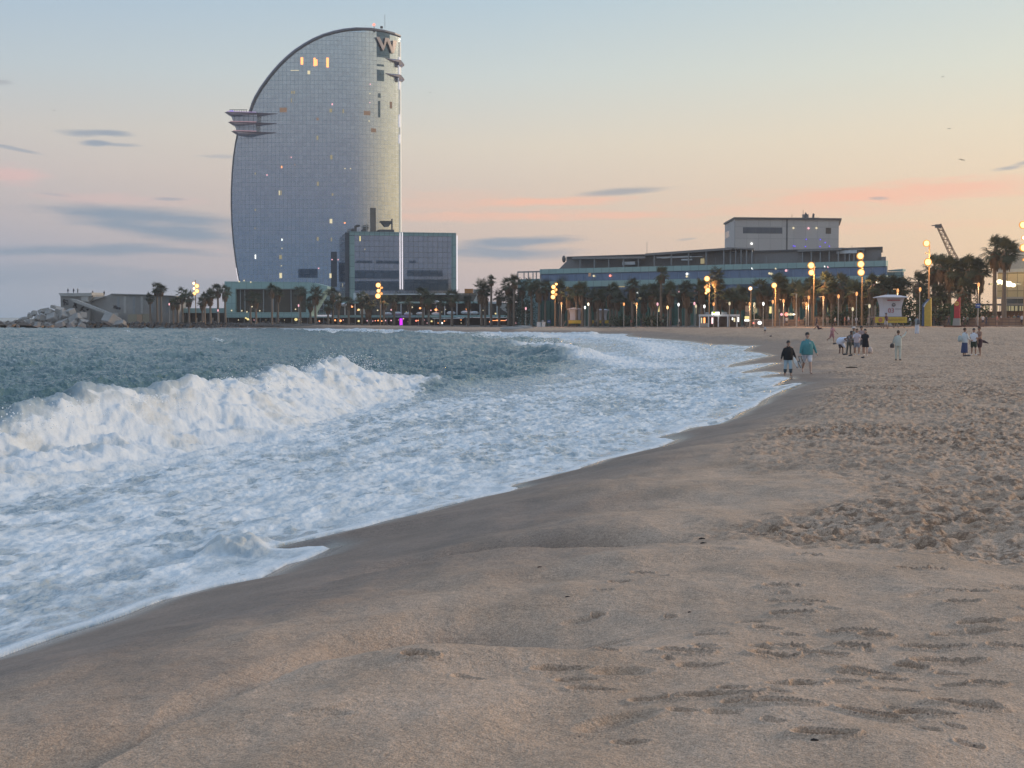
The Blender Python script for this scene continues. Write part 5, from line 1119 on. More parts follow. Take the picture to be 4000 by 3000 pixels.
STREET = [(2193,1188,'lamp_orange'),(2298,1190,'lamp_white'),(2285,1203,'lit_white'),(2437,1190,'lamp_orange'),(2487,1190,'lamp_orange'),(2568,1190,'lit_pink'),(2607,1203,'lamp_amber'),(2650,1192,'lit_white'),(2712,1188,'lit_pink'),(2718,1198,'lit_warm'),(2751,1199,'lit_white'),(2787,1190,'lamp_orange'),
 (2849,1188,'lit_warm'),(2928,1190,'lamp_orange'),(2946,1190,'lit_warm'),(2981,1189,'lit_white'),(3018,1181,'lamp_orange'),(3060,1178,'lamp_orange'),(3110,1155,None),(3149,1190,'lamp_orange'),(3158,1165,'lamp_orange'),(3215,1166,'lamp_orange'),(3274,1160,'lamp_orange'),(3345,1150,'lamp_orange'),
 (3592,1133,'lamp_orange'),(3505,1138,'lamp_orange'),(3820,1115,'lamp_orange'),(2054,1207,'lit_pink'),(852,1214,'lit_pink'),(1167,1195,'lit_pink'),(662,1190,'lit_pink'),(3330,1210,'lit_warm'),(3395,1198,'lit_warm')]
def szone(px): return ('left of the teal hall' if px < 900 else 'before the teal hall' if px < 1300 else 'near the terrace end' if px < 2150 else 'left of the white kiosk' if px < 2725 else 'above the white kiosk' if px < 2900 else 'between the kiosk and the two lamp mast' if px < 3165 else 'left of the lifeguard hut' if px < 3440 else 'right of the lifeguard hut')
zc = {}; STREET.sort()
for s_ in STREET: zc.setdefault(szone(s_[0]), []).append(s_[0])
for px, py, m_ in STREET:
    d = float(np.interp(px, [600, 1560, 2300, 2900, 3400, 4000], [398, 380, 309, 266, 231, 213])); b = P(px, 1240, d); z0 = float(prom_z(b.x)); h = P(px, py, d).z - z0; z_ = szone(px); k = zc[z_].index(px)
    t = empty('street_lamp', (b.x, d, z0), 'street lamp, %s head, %s, %s from left' % ({'lamp_orange':'an orange','lamp_white':'a white','lit_white':'a white','lit_pink':'a pink','lamp_amber':'an amber','lit_warm':'a pale','lit_red':'a red',None:'an unlit'}[m_], z_, ORD[k]), 'street lamp', 'slim street lamps along the promenade')
    MB().tube([(0,0,0),(0,0,h-.3)], [.09,.06], 6).build('pole', M['lamp_post_grey'], t)
    hd = MB().tube([(0,0,h-.45),(0,0,h-.1),(0,0,h+.35)], [.06,.12,.15], 8).build('lamp_head', M['lamp_post_grey'], t)
    MB().box(-.75, 0, -.05, .05, h+.30, h+.36).build('lamp_arm', M['lamp_post_grey'], t)
    if m_ == 'lamp_orange' and px > 2100 and k % 2 == 0: plight(t, (0,-.8,h-.4), 260, (1,.55,.25), .2)
    if m_: MB().ball((0,-.12,h+.1), (.19,.12,.34), 8, 7).build('lamp', M[m_], hd)
# white floodlight cluster on the corner building
b = P(3932, 1108, 238); t = empty('floodlight', b, 'dazzling yellow white floodlight cluster on the corner building', 'floodlight')
MB().box(-2.6, 2.6, .5, 1.2, -.2, .1).build('bracket', M['dark_steel'], t)
for x, z, r in ((-1.2,.35,.42),(-.45,.2,.55),(.35,-.05,.58),(1.1,-.25,.4)): MB().ball((x,0,z), (r,.5,r*.8), 12, 8).build('lamp', M['flood'], t)
plight(t, (0,-2.5,0), 2600, (1,.78,.4), .6)

# ================================================================== sea wall, rocks
w = Wall(P(222, 1240, 408), P(672, 1240, 404), .4)
t = w.thing('sea_wall', 'grey graffitied concrete sea wall with a sloping ramp at the far left point', 'wall')
def sw(pts, y0, y1, name, m): return MB().prism([w.uz(a, b) for a, b in pts], y0, y1).build(name, m, t)
sw([(224,1150),(348,1150),(352,1158),(338,1180),(338,1268),(228,1268)], 2, 10, 'tower_block', M['concrete'])
sw([(220,1145),(342,1144),(350,1142),(351,1152),(345,1157),(228,1157)], 1.4, 10.5, 'parapet', M['concrete_light'])
sw([(338,1182),(350,1162),(395,1154),(415,1146),(575,1150),(670,1155),(670,1268),(338,1268)], 4, 12, 'wall', M['concrete'])
sw([(415,1145.5),(575,1149.5),(670,1154.5),(670,1157),(575,1152.5),(413,1149)], 3.4, 12.5, 'coping', M['concrete_light'])
sw([(342,1160),(392,1158),(338,1176)], 3.0, 3.8, 'broken_edge', M['concrete_light']); sw([(308,1158),(336,1158),(336,1178),(308,1178)], 1.6, 1.9, 'pale_block', M['concrete_light'])
sw([(276,1167),(300,1171),(446,1229),(436,1234),(290,1180)], -.5, 1.2, 'ramp', M['concrete_light']); sw([(446,1222),(462,1222),(462,1234),(446,1234)], -.5, 1.0, 'ramp_foot', M['concrete_light'])
rs = random.Random(4)
for (a, b_, c, d_) in ((232,1166,258,1194),(266,1178,292,1208),(300,1195,322,1225),(325,1206,336,1216),(420,1188,452,1208),(236,1176,248,1190)):
    mb = MB(); pts = []
    for k in range(9): u_, z_ = w.uz(rs.uniform(a, c), rs.uniform(b_, d_)); yy = 1.9 if c < 338 else 3.9; pts.append((u_, yy, z_))
    mb.tube(pts, .11, 4); mb.build('graffiti', M['paint_black'], t)
for k in range(7):
    a = 440+k*33+rs.uniform(-6, 6); u_ = w.u(a); MB().box(u_-.35, u_+.35, 3.93, 3.98, w.z(a, rs.uniform(1212, 1235)), w.z(a, 1157)).build('stain', M['concrete_light' if k % 2 else 'grey_steel'], t)
sw([(490,1228),(575,1226),(575,1262),(490,1262)], 1.6, 2.6, 'painted_panel', mat('panel_ochre', (.34,.30,.22), .8)); sw([(528,1229),(548,1229),(548,1262),(528,1262)], 1.3, 1.58, 'orange_panel', mat('panel_buff', (.45,.30,.2), .8))
# people looking out from the wall
rock_m = mat('rock', (.25,.215,.19), .9, scale=.8, var=.35, bump=.5, bscale=3); rock_d = mat('rock_dark', (.10,.088,.08), .85, scale=1.0, var=.4, bump=.5, bscale=3); block_m = mat('breakwater_block', (.40,.375,.35), .9, scale=.6, var=.25, bump=.4, bscale=2)
def rockmesh(seed, cubic=False):
    rs = random.Random(seed); bm = bmesh.new()
    if cubic: bmesh.ops.create_cube(bm, size=1.6); bmesh.ops.bevel(bm, geom=bm.edges[:], offset=.12, segments=1, affect='EDGES')
    else: bmesh.ops.create_icosphere(bm, subdivisions=2, radius=1)
    off = [Vector((rs.uniform(-1,1), rs.uniform(-1,1), rs.uniform(-1,1))).normalized() for _ in range(9)]
    for v in bm.verts:
        if not cubic:
            for o_ in off:
                k = v.co.dot(o_)
                if k > .62: v.co -= o_*(k-.62)*.9
        v.co += Vector((rs.uniform(-1,1), rs.uniform(-1,1), rs.uniform(-1,1)))*(.05)
    me = bpy.data.meshes.new('boulder'); bm.to_mesh(me); bm.free(); return me
RK = [rockmesh(i) for i in range(5)]; RKD = [rockmesh(i+9) for i in range(4)]; RB = [rockmesh(i+20, True) for i in range(3)]
for m_ in RK: m_.materials.append(rock_m)
for m_ in RKD: m_.materials.append(rock_d)
for m_ in RB: m_.materials.append(block_m)
def boulder(px, py, d, wpx, hpx, meshes, label, group, rs, rot=None):
    c = P(px, py, d); s_ = wpx/F*d/2; o = link('boulder', rs.choice(meshes)); o.location = c; o.scale = (s_*rs.uniform(.9,1.2), s_*1.1, hpx/F*d/2)
    o.rotation_euler = (rs.uniform(-.4,.4), rot if rot is not None else rs.uniform(-.4,.4), rs.uniform(0,3.1)); tag(o, label, 'boulder', group)
rs = random.Random(8)
for i in range(64):        # low reddish rocks at the far tip
    px = rs.uniform(-160, 215); py = rs.uniform(1254, 1281) - max(0, (px-40))*.05; boulder(px, py, 398+ (1281-py)*.22, rs.uniform(16, 34), rs.uniform(10, 20), RK, 'reddish brown boulder on the low outer tip of the breakwater', 'low boulders of the breakwater tip', rs)
for (px, py, wd, hg, r_) in [(118,1232,26,20,.3),(134,1224,26,22,.1),(150,1243,30,26,.5),(163,1217,24,18,.2),(180,1210,26,18,-.2),(195,1222,36,30,.4),(214,1200,30,16,.0),(232,1214,40,30,.3),(168,1238,34,30,-.3),(205,1244,44,36,.7),(250,1232,40,40,.6),
   (275,1222,40,34,-.4),(300,1246,52,30,.5),(240,1262,50,26,.2),(282,1266,44,30,-.6),(322,1232,30,30,.1),(330,1262,44,30,.2),(120,1256,34,22,.1),(150,1268,40,22,.2),(196,1270,40,20,.0),(100,1244,26,16,.0),(85,1247,22,14,.1)]:
    boulder(px, py, 401 + (1283-py)*.05, wd, hg, RB, 'tilted pale concrete block heaped at the end of the sea wall', 'heaped concrete blocks', rs, r_)
for i in range(118):       # dark revetment
    px = 330 + i*10.6 + rs.uniform(-5, 5); row = i % 2; top_ = np.interp(px, [330, 600, 1400, 1600], [1262, 1266, 1268, 1275]); py = (top_ if row == 0 else 1278) + rs.uniform(-2, 3)
    boulder(px, py, (399.5 if row == 0 else 397.5) - max(0, px-1300)*.045, rs.uniform(17, 30), rs.uniform(20, 28) if px < 1300 else rs.uniform(8, 13), RKD, 'dark wet boulder in the rock bank along the water' + (' below the sea wall' if px < 700 else ' below the restaurant lights'), 'dark boulders below the sea wall' if px < 700 else 'dark boulders below the restaurants', rs)
for (px, py, wd, hg) in [(330,1278,60,16),(436,1250,60,50),(470,1272,60,24)]: boulder(px, py, 399, wd, hg, RB, 'large pale slab leaning at the foot of the ramp', 'slabs at the foot of the ramp', rs, .5)
# ================================================================== people
SKIN = [mat('skin_light', (.50,.32,.25), .6, var=.04), mat('skin_tan', (.36,.21,.15), .6, var=.04), mat('skin_dark', (.20,.11,.08), .6, var=.04)]
mat('hair_dark', (.025,.02,.018), .6); mat('hair_brown', (.09,.055,.035), .6); mat('hair_grey', (.25,.22,.20), .6)
CL = {}
def cloth(c):
    k = tuple(c)
    if k not in CL: CL[k] = mat('cloth_%d' % len(CL), c, .85, var=.10, scale=5, bump=.25, bscale=14)
    return CL[k]
BAKE = []
def remesh(mb, name, m, parent, vox, sm=2):
    o = mb.build(name, m, parent, True)
    r = o.modifiers.new('r', 'REMESH'); r.mode = 'VOXEL'; r.voxel_size = vox; r.use_smooth_shade = True
    if sm: s_ = o.modifiers.new('s', 'SMOOTH'); s_.iterations = sm; s_.factor = .5
    BAKE.append(o); return o
def loft(mb, rings, n=14):
    vs = []
    for (cx, cy, cz, rx, ry) in rings:
        for j in range(n): t = 2*math.pi*j/n; vs.append((cx+rx*math.cos(t), cy+ry*math.sin(t), cz))
    k = len(rings); fs = [(i*n+j, i*n+(j+1) % n, (i+1)*n+(j+1) % n, (i+1)*n+j) for i in range(k-1) for j in range(n)]
    fs += [tuple(range(n-1, -1, -1)), tuple(range((k-1)*n, k*n))]
    return mb.add(vs, fs)
def rot(v, ab, fw): # abduct (about Y, outward given sign in ab), forward about X
    v = Vector(v); v.rotate(Euler((0, R(-ab), 0))); v.rotate(Euler((R(-fw), 0, 0))); return v
def person(loc, H, rz, label, top=('tee', (.5,.5,.5)), bottom=('shorts', (.1,.1,.1)), hair=('short', 'hair_dark'), skin=0, legs=((0,0),(0,0)), arms=((8,0,10),(8,0,10)), lean=0, hipz=.93, fat=1.0, fine=False, shoes=None, group=None, headfw=0, cap=None, extra=None):
    t = empty('person', loc, label, 'person', group, rz); S = H/1.75; t.scale = (S, S, S)
    vox = .011 if fine else .02
    Hc = Vector((0, 0, hipz)); td = Vector((0, -math.sin(R(lean)), math.cos(R(lean)))); nk = Hc+td*.55; hd = (td + Vector((0, -math.sin(R(headfw))*.7, 0))).normalized(); hc = nk + hd*.16
    b = MB(); fx = fat
    b.ball(Hc, (.165*fx, .12*fx, .12), 12, 8); b.caps(Hc, Hc+td*.28, .125*fx, .13*fx, 12); b.ball(Hc+td*.36, (.17*fx, .12*fx, .15), 12, 8)
    b.caps(Hc+td*.48+Vector((-.13,0,0)), Hc+td*.48+Vector((.13,0,0)), .07, .07); b.caps(nk-td*.06, nk+hd*.08, .06, .055)
    b.ball(hc, (.086, .10, .12), 14, 10); b.ball(hc+Vector((0,-.037,-.065)), (.062,.055,.055), 10, 7)
    b.caps(hc+Vector((0,-.09,.01)), hc+Vector((0,-.118,-.02)), .01, .015, 6)
    for s_ in (-1, 1): b.ball(hc+Vector((s_*.088, .008, -.005)), (.012,.02,.03), 6, 5)
    J = {}
    for s_, (sw, kn), nm in ((1, legs[0], 'L'), (-1, legs[1], 'R')):
        hp = Hc + Vector((s_*.09, 0, -.03)); th = rot((0,0,-1), s_*3, sw); kneep = hp + th*.41; sh = rot((0,0,-1), s_*1, sw-kn); an = kneep + sh*.40; toe = an + Vector((s_*.03, -.16, -.045)) if (sw-kn) > -35 else an + Vector((0, -.05, -.16))
        b.caps(hp, kneep, .088*min(fx,1.15), .055); b.caps(kneep, kneep+sh*.18, .055, .056); b.caps(kneep+sh*.15, an, .055, .036); b.caps(an+Vector((0,.03,-.035)), toe, .036, .028)
        J['hp'+nm] = hp; J['kn'+nm] = kneep; J['an'+nm] = an; J['toe'+nm] = toe
    for s_, (ab, fw, el), nm in ((1, arms[0], 'L'), (-1, arms[1], 'R')):
        shd = Hc + td*.47 + Vector((s_*(.175+.06*max(0, fx-1)), 0, -.02)); ua = rot((0,0,-1), s_*ab, fw); elb = shd + ua*.28; fa = rot((0,0,-1), s_*(ab-4), fw+el); wr = elb + fa*.25
        b.caps(shd, elb, .05, .04); b.caps(elb, wr, .041, .027)
        pd = fa; palm = wr + pd*.075; sdv = Vector((0, -1, 0)) if abs(pd.y) < .7 else Vector((0, 0, 1)); sdv = (sdv - pd*sdv.dot(pd)).normalized()
        b.caps(wr, palm - sdv*.012, .026, .026, 8); b.caps(wr+pd*.02, palm + sdv*.015, .024, .024, 8)
        cross = pd.cross(sdv)
        for q, (o_, ln) in enumerate(((-.032,.062),(-.011,.078),(.011,.084),(.031,.072))):
            a0 = palm + sdv*o_ ; a1 = a0 + pd*ln*.55 ; a2 = a1 + (pd*.75 + cross*-.5*s_)*ln*.5
            b.caps(a0, a1, .0105, .0095, 6); b.caps(a1, a2, .0095, .008, 6)
        tb = wr + pd*.025 + sdv*.03; b.caps(tb, tb + (sdv*.7+pd*.7)*.05, .012, .010, 6)
        J['sh'+nm] = shd; J['el'+nm] = elb; J['wr'+nm] = wr; J['hand'+nm] = palm
    body = remesh(b, 'body', SKIN[skin], t, vox if fine else .017, 1)
    if fine:
        for s_ in (-1, 1): MB().ball(hc+Vector((s_*.03, -.097, .012)), (.011,.007,.007), 8, 6).build('eye', M['hair_dark'], body)
        MB().ball(hc+Vector((0, -.096, -.055)), (.024,.008,.006), 8, 6).build('mouth', mat('lip', (.32,.13,.11), .6) if 'lip' not in M else M['lip'], body)
    # hair
    ht_, hm = hair; hb = MB()
    if ht_ in ('short', 'cap', 'long', 'bun'): hb.ball(hc+Vector((0, .012, .03)), (.096, .11, .11), 14, 10)
    if ht_ == 'long': hb.caps(hc+Vector((0,.04,0)), nk+Vector((.02,.07,-.12)), .085, .07, 12); hb.caps(nk+Vector((.02,.07,-.12)), nk+Vector((.05,.08,-.22)), .07, .03, 10)
    if ht_ == 'bun': hb.ball(hc+Vector((0, .1, .04)), .04, 10, 7)
    if ht_ != 'none': remesh(hb, 'hair', M[hm], t, .012, 2)
    if cap:
        kind_, cc = cap; cb = MB()
        if kind_ == 'cap': cb.ball(hc+Vector((0, .005, .055)), (.102,.116,.085), 14, 8); cb.box(-.06, .06, -.18, -.06, hc.z+.045, hc.z+.058) if lean < 10 else None
        else: loft(cb, [(0,hc.y,hc.z+.04,.21,.21),(0,hc.y,hc.z+.06,.2,.2),(0,hc.y,hc.z+.075,.10,.11),(0,hc.y,hc.z+.16,.085,.09)])
        cb.build('hat', cloth(cc), t, True)
    # top
    tk, tc_ = top; wv = .02
    def lean_ring(f, rx, ry, dx=0, dy=0): p = Hc + td*f; return (p.x+dx, p.y+dy, p.z, rx, ry)
    if tk in ('tee', 'long', 'tank', 'dress', 'loose'):
        c = MB(); bl = 1.09 if tk in ('loose', 'dress') else 1.0; hem = -.11 if tk == 'loose' else -.05
        loft(c, [lean_ring(hem, .19*fx*bl, .145*fx*bl), lean_ring(.1, .185*fx*bl, .15*fx*bl), lean_ring(.28, .185*fx*bl, .145*fx*bl), lean_ring(.36, .19*fx, .14*fx), lean_ring(.45, .16*fx**.5, .12), lean_ring(.50, .11, .09), lean_ring(.54, .062, .06)], 16)
        c.caps(Hc+td*.462+Vector((-.125,0,0)), Hc+td*.462+Vector((.125,0,0)), .078, .078, 12); [c.caps(Hc+td*.47+Vector((sg_*.10,0,0)), Hc+td*.53+Vector((sg_*.045,0,0)), .06, .05) for sg_ in (-1, 1)]
        if tk != 'tank':
            for nm in 'LR':
                shd, elb, wr = J['sh'+nm], J['el'+nm], J['wr'+nm]; k = 1.0 if tk in ('long', 'loose') else .7
                c.caps(shd+Vector((0,0,-.02)), shd+(elb-shd)*k, .062, .062)
                if tk in ('long', 'loose'): c.caps(elb, elb+(wr-elb)*.92, .055*bl, .042)
        if tk == 'dress':
            loft(c, [lean_ring(-.36, .25, .20), lean_ring(-.2, .225, .18), lean_ring(0, .2, .15)], 16)
        remesh(c, {'dress': 'dress'}.get(tk, 'shirt'), cloth(tc_), t, .014 if fine else .02, 9)
    bk, bc = bottom
    if bk in ('trousers', 'shorts', 'wide', 'rolled'):
        c = MB(); c.ball(Hc+Vector((0,0,0)), (.18*fx, .14*fx, .13), 14, 8); loft(c, [(0,0,Hc.z-.06,.18*fx,.135*fx),(0,0,Hc.z+.06,.175*fx,.13*fx)], 14)
        for nm in 'LR':
            hp, kp, an = J['hp'+nm], J['kn'+nm], J['an'+nm]
            if bk == 'shorts': c.caps(hp, hp+(kp-hp)*.80, .115*min(fx,1.15), .095)
            elif bk == 'wide': c.caps(hp, kp, .105, .10); c.caps(kp, an+(kp-an)*.05, .10, .105)
            elif bk == 'rolled': c.caps(hp, kp, .108, .082); c.caps(kp, kp+(an-kp)*.45, .082, .078)
            else: c.caps(hp, kp, .105, .075); c.caps(kp, an+(kp-an)*.04, .075, .058)
        remesh(c, bk if bk == 'shorts' else 'trousers', cloth(bc), t, .014 if fine else .02, 2)
    elif bk == 'skirt':
        c = MB(); loft(c, [(.03,0,.20*hipz,.24,.20),(.02,0,.5,.22,.18),(0,0,hipz-.1,.19,.15),(0,0,hipz+.06,.15,.12)], 18); remesh(c, 'skirt', cloth(bc), t, .02, 1)
    if shoes:
        for nm in 'LR': MB().caps(J['an'+nm]+Vector((0,.035,-.045)), J['toe'+nm]+Vector((0,-.01,-.005)), .045, .036).build('shoe', cloth(shoes), t, True)
    t['J'] = 0; del t['J']
    return t, J, S
def at_feet(px, py, ty, lift=0):
    p = stand(px, py); h = (py-ty)/F*p.y; return p, h
# --- the couple walking along the swash
p, h = at_feet(3078, 1472, 1331)
A, JA, SA = person(p, h, .05, 'man in a black sweater and rolled pale jeans walking barefoot beside the water', ('loose', (.012,.012,.014)), ('rolled', (.36,.46,.52)), ('short', 'hair_dark'), 1, ((10,8),(-8,6)), ((20,4,10),(19,-4,14)), 2, fat=1.14, fine=True)
for nm in 'LR':
    c = MB(); k_, a_ = JA['kn'+nm], JA['an'+nm]; c.caps(k_+(a_-k_)*.30, k_+(a_-k_)*.62, .083, .074); c.build('wet_trouser_leg', cloth((.05,.07,.09)), A, True)
def shoes_pair(P0, label, col):
    t = empty('sneakers', P0, label, 'shoes')
    for k, (dx, rz_) in enumerate(((-.04, .3), (.05, .5))):
        mb = MB(); loft(mb, [(0,.0,-.30,.042,.05),(0,.0,-.22,.045,.05),(0,.01,-.10,.036,.045),(0,.02,-.03,.034,.05),(0,.02,0,.03,.04)], 10); o = mb.build('shoe', cloth(col), t, True); o.location = (dx, 0, 0); o.rotation_euler = (.2, -rz_, 0)
        s_ = MB().box(-.02, .02, -.06, -.05, -.30, -.02).build('sole', M['white_steel'], o)
hL = A.matrix_basis @ (JA['handL']); shoes_pair(hL + Vector((.03, -.02, -.05)), 'pair of dark sneakers held by the man in the black sweater', (.05,.06,.08))
c = MB(); loft(c, [(0,0,-.42,.03,.015),(0,0,-.2,.07,.02),(0,0,0,.03,.02)], 8); o = c.build('white_towel', cloth((.72,.74,.74))); o.location = hL + Vector((-.10, -.03, .12)); o.rotation_euler = (0, -.35, 0); tag(o, 'small white towel hanging beside the black sweater of the left walker', 'towel')
p, h = at_feet(3152, 1463, 1299)
B, JB, SB = person(p, h, -.04, 'big man in a loose teal shirt and white shorts walking barefoot on wet sand', ('loose', (.09,.27,.29)), ('shorts', (.68,.68,.74)), ('short', 'hair_dark'), 0, ((18,10),(-14,40)), ((24,-6,14),(15,10,8)), 3, fat=1.2, fine=True)
MB().box(.05, .11, -.19, -.175, 1.28, 1.36).build('shirt_pocket', cloth((.35,.50,.52)), B)
hR = B.matrix_basis @ JB['handR']; shoes_pair(hR + Vector((0, -.02, -.05)), 'pair of dark shoes hanging from the hand of the man in teal', (.10,.08,.075))
MB().box(-.07, .07, -.112, -.10, JB['shL'].z+.22, JB['shL'].z+.245).build('glasses', M['dark_steel'], B)
# --- the group huddled on the sand
G1 = 'bathers huddled together on the sand'
def huddle(px, py, ty, *a, **k): p, h = at_feet(px, py, ty); return person(p, k.pop('H', h), *a, group=k.pop('group', G1), **k)
T_, J_, S_ = huddle(3282, 1381, 1290, .9, 'person bending forward wrapped in a big white towel, leftmost of the huddle', ('none', 0), ('shorts', (.05,.04,.05)), ('short', 'hair_dark'), 2, ((20,20),(5,10)), ((10,60,20),(10,60,20)), 62, .82, headfw=20, H=1.65)
c = MB(); b0 = Vector((0, .02, .86)); c.ball(b0+Vector((0, -.02, .0)), (.27,.27,.30), 16, 12); c.caps(b0, b0+Vector((0,-.34,.14)), .27, .19, 14); c.caps(b0+Vector((.05,-.1,-.1)), b0+Vector((.05,-.36,-.42)), .2, .05, 12); remesh(c, 'white_towel', cloth((.68,.72,.84)), T_, .025, 4)
huddle(3316, 1384, 1289, .4, 'person in a grey top and olive trousers with dark cap inside the huddle', ('tee', (.16,.16,.18)), ('trousers', (.10,.10,.09)), ('short', 'hair_dark'), 2, ((5,8),(-4,6)), ((10,40,30),(10,40,30)), 22, .9, cap=('cap', (.06,.055,.06)))
huddle(3330, 1380, 1276, .2, 'person under a pale bucket hat at the back of the huddle', ('tee', (.20,.24,.25)), ('shorts', (.07,.08,.07)), ('short', 'hair_dark'), 1, ((3,4),(-3,4)), ((10,30,40),(10,30,40)), 12, .92, cap=('hat', (.66,.58,.54)), headfw=20)
huddle(3347, 1387, 1283, -.3, 'person in a pinkish white shirt and grey shorts facing into the huddle', ('loose', (.60,.53,.58)), ('shorts', (.22,.24,.30)), ('short', 'hair_brown'), 1, ((6,4),(-8,8)), ((8,40,60),(10,35,60)), 10, .92, shoes=(.5,.5,.5))
huddle(3364, 1383, 1274, -.2, 'dark haired person half hidden behind the pink shirted bather', ('tee', (.35,.26,.26)), ('shorts', (.12,.12,.14)), ('short', 'hair_dark'), 1, ((4,4),(-4,4)), ((10,50,60),(10,50,70)), 8, .93)
huddle(3380, 1391, 1286, -.5, 'woman with long dark hair in a black hooded dress at the right of the huddle', ('dress', (.018,.018,.024)), ('none', 0), ('long', 'hair_dark'), 0, ((5,4),(-14,6)), ((14,20,50),(16,10,40)), 6, .93, shoes=(.55,.52,.5))
p = stand(3399, 1380); o = MB(); loft(o, [(0,0,0,.13,.10),(0,0,.1,.17,.12),(0,0,.3,.16,.11),(0,0,.40,.07,.06)], 12); o.ball((.0,0,.42),(.05,.03,.05)); o = o.build('beach_bag', cloth((.60,.50,.46)), None, True); o.location = p; tag(o, 'pale beach bag standing on the sand behind the huddle', 'bag')
G2 = 'people scattered over the upper beach'
huddle(3250, 1341, 1268, .5, 'girl in a pink top and pink shorts walking left of the huddle', ('tee', (.46,.24,.26)), ('shorts', (.42,.20,.22)), ('long', 'hair_brown'), 1, ((14,10),(-20,50)), ((16,20,30),(16,30,60)), 6, .92, group=G2)
huddle(3198, 1288, 1262, 1.2, 'person sitting on the sand leaning back with bent knees', ('tank', (.12,.05,.06)), ('shorts', (.08,.05,.06)), ('short', 'hair_dark'), 1, ((105,95),(100,80)), ((14,-40,4),(14,-40,4)), -22, .16, group=G2, H=1.7)
huddle(2988, 1302, 1272, .2, 'small figure in a white shirt and dark vest far down the beach', ('loose', (.55,.57,.62)), ('shorts', (.05,.05,.05)), ('short', 'hair_dark'), 1, ((4,4),(-4,4)), ((10,10,10),(10,10,10)), 4, .9, group=G2)
T_, J_, S_ = huddle(3508, 1409, 1292, 2.75, 'person in a cream shirt and trousers standing with one hand raised', ('loose', (.55,.56,.50)), ('trousers', (.56,.57,.50)), ('short', 'hair_brown'), 1, ((3,2),(-3,2)), ((18,-8,20),(30,110,55)), 0, .93, shoes=(.06,.05,.05), group=G2)
hl = T_.matrix_basis @ J_['handL']
# the bag hangs at his left hip as in the photo
q = P(3485, 1350, T_.location.y-.3); o = MB(); loft(o, [(0,0,-.12,.10,.06),(0,0,-.02,.13,.08),(0,0,.08,.10,.06),(0,0,.13,.03,.02)], 10); o = o.build('waist_bag', cloth((.07,.06,.06)), None, True); o.location = q; tag(o, 'dark shoulder bag at the side of the person in cream', 'bag')
MB().tube([(0,0,.1),(.12,.05,.45),(.2,.12,.62)], .01, 4).build('strap', cloth((.07,.06,.06)), o)
T_, J_, S_ = huddle(3768, 1391, 1282, 2.0, 'woman in a white blouse and long dark blue skirt talking at the right', ('loose', (.62,.66,.68)), ('skirt', (.05,.07,.16)), ('bun', 'hair_brown'), 1, ((2,2),(-4,2)), ((8,6,10),(8,14,50)), 0, .93, group='three people talking on the right')
q = P(3750, 1322, T_.location.y-.1); o = MB(); loft(o, [(0,0,-.2,.12,.08),(0,0,-.05,.14,.1),(0,0,.12,.11,.08),(0,0,.18,.05,.04)], 10); o = o.build('backpack', cloth((.42,.48,.48)), None, True); o.location = q; tag(o, 'pale backpack worn by the woman in the blue skirt', 'backpack')
huddle(3803, 1388, 1283, -.3, 'young man in a white tee shirt and dark green shorts and white shoes', ('tee', (.68,.70,.76)), ('shorts', (.05,.065,.05)), ('short', 'hair_dark'), 1, ((4,4),(-4,4)), ((10,4,16),(10,4,12)), 0, .93, shoes=(.6,.6,.62), group='three people talking on the right')
huddle(3826, 1390, 1276, -1.2, 'bare chested man with a dark shirt tied round his waist', ('none', 0), ('shorts', (.09,.05,.06)), ('short', 'hair_brown'), 1, ((6,6),(-8,6)), ((10,20,60),(10,0,20)), 4, .93, group='three people talking on the right', fat=1.03)
q = P(3838, 1334, stand(3826,1390).y+.1); o = MB(); loft(o, [(-.18,0,-.03,.03,.10),(-.18,0,.10,.03,.10)], 8); o.caps((-.15,0,.05),(.10,0,.0),.10,.08,8); o.caps((.10,0,.0),(.34,-.02,-.10),.08,.03,8); o = o.build('tied_shirt', cloth((.07,.045,.055)), None, True); o.location = q; tag(o, 'dark shirt blowing out from the waist of the bare chested man', 'shirt')
T_, J_, S_ = huddle(3582, 1305, 1233, 2.6, 'woman with a grey backpack and wide white trousers seen from behind', ('tee', (.30,.32,.33)), ('wide', (.66,.66,.72)), ('bun', 'hair_brown'), 1, ((3,2),(-5,3)), ((10,20,60),(10,4,14)), 0, .93, group=G2)
q = T_.location + Vector((.10, -.16, 1.18)); o = MB(); loft(o, [(0,0,-.24,.14,.09),(0,0,-.1,.16,.12),(0,0,.14,.14,.10),(0,0,.24,.08,.05)], 10); o = o.build('backpack', cloth((.13,.14,.16)), None, True); o.location = q; tag(o, 'grey backpack on the woman in wide white trousers', 'backpack')
T_, J_, S_ = huddle(3461, 1286, 1223, .7, 'man in a dark maroon tee shirt with a white towel beside the hut', ('tee', (.10,.04,.055)), ('shorts', (.48,.44,.46)), ('short', 'hair_dark'), 1, ((6,6),(-12,14)), ((12,20,40),(10,4,20)), 0, .93, group=G2)
huddle(3546, 1268, 1230, .3, 'person in a white tee shirt walking right of the lifeguard hut', ('tee', (.62,.62,.68)), ('shorts', (.08,.07,.10)), ('short', 'hair_dark'), 1, ((10,6),(-12,14)), ((12,10,20),(10,4,20)), 0, .93, group=G2, H=1.7)
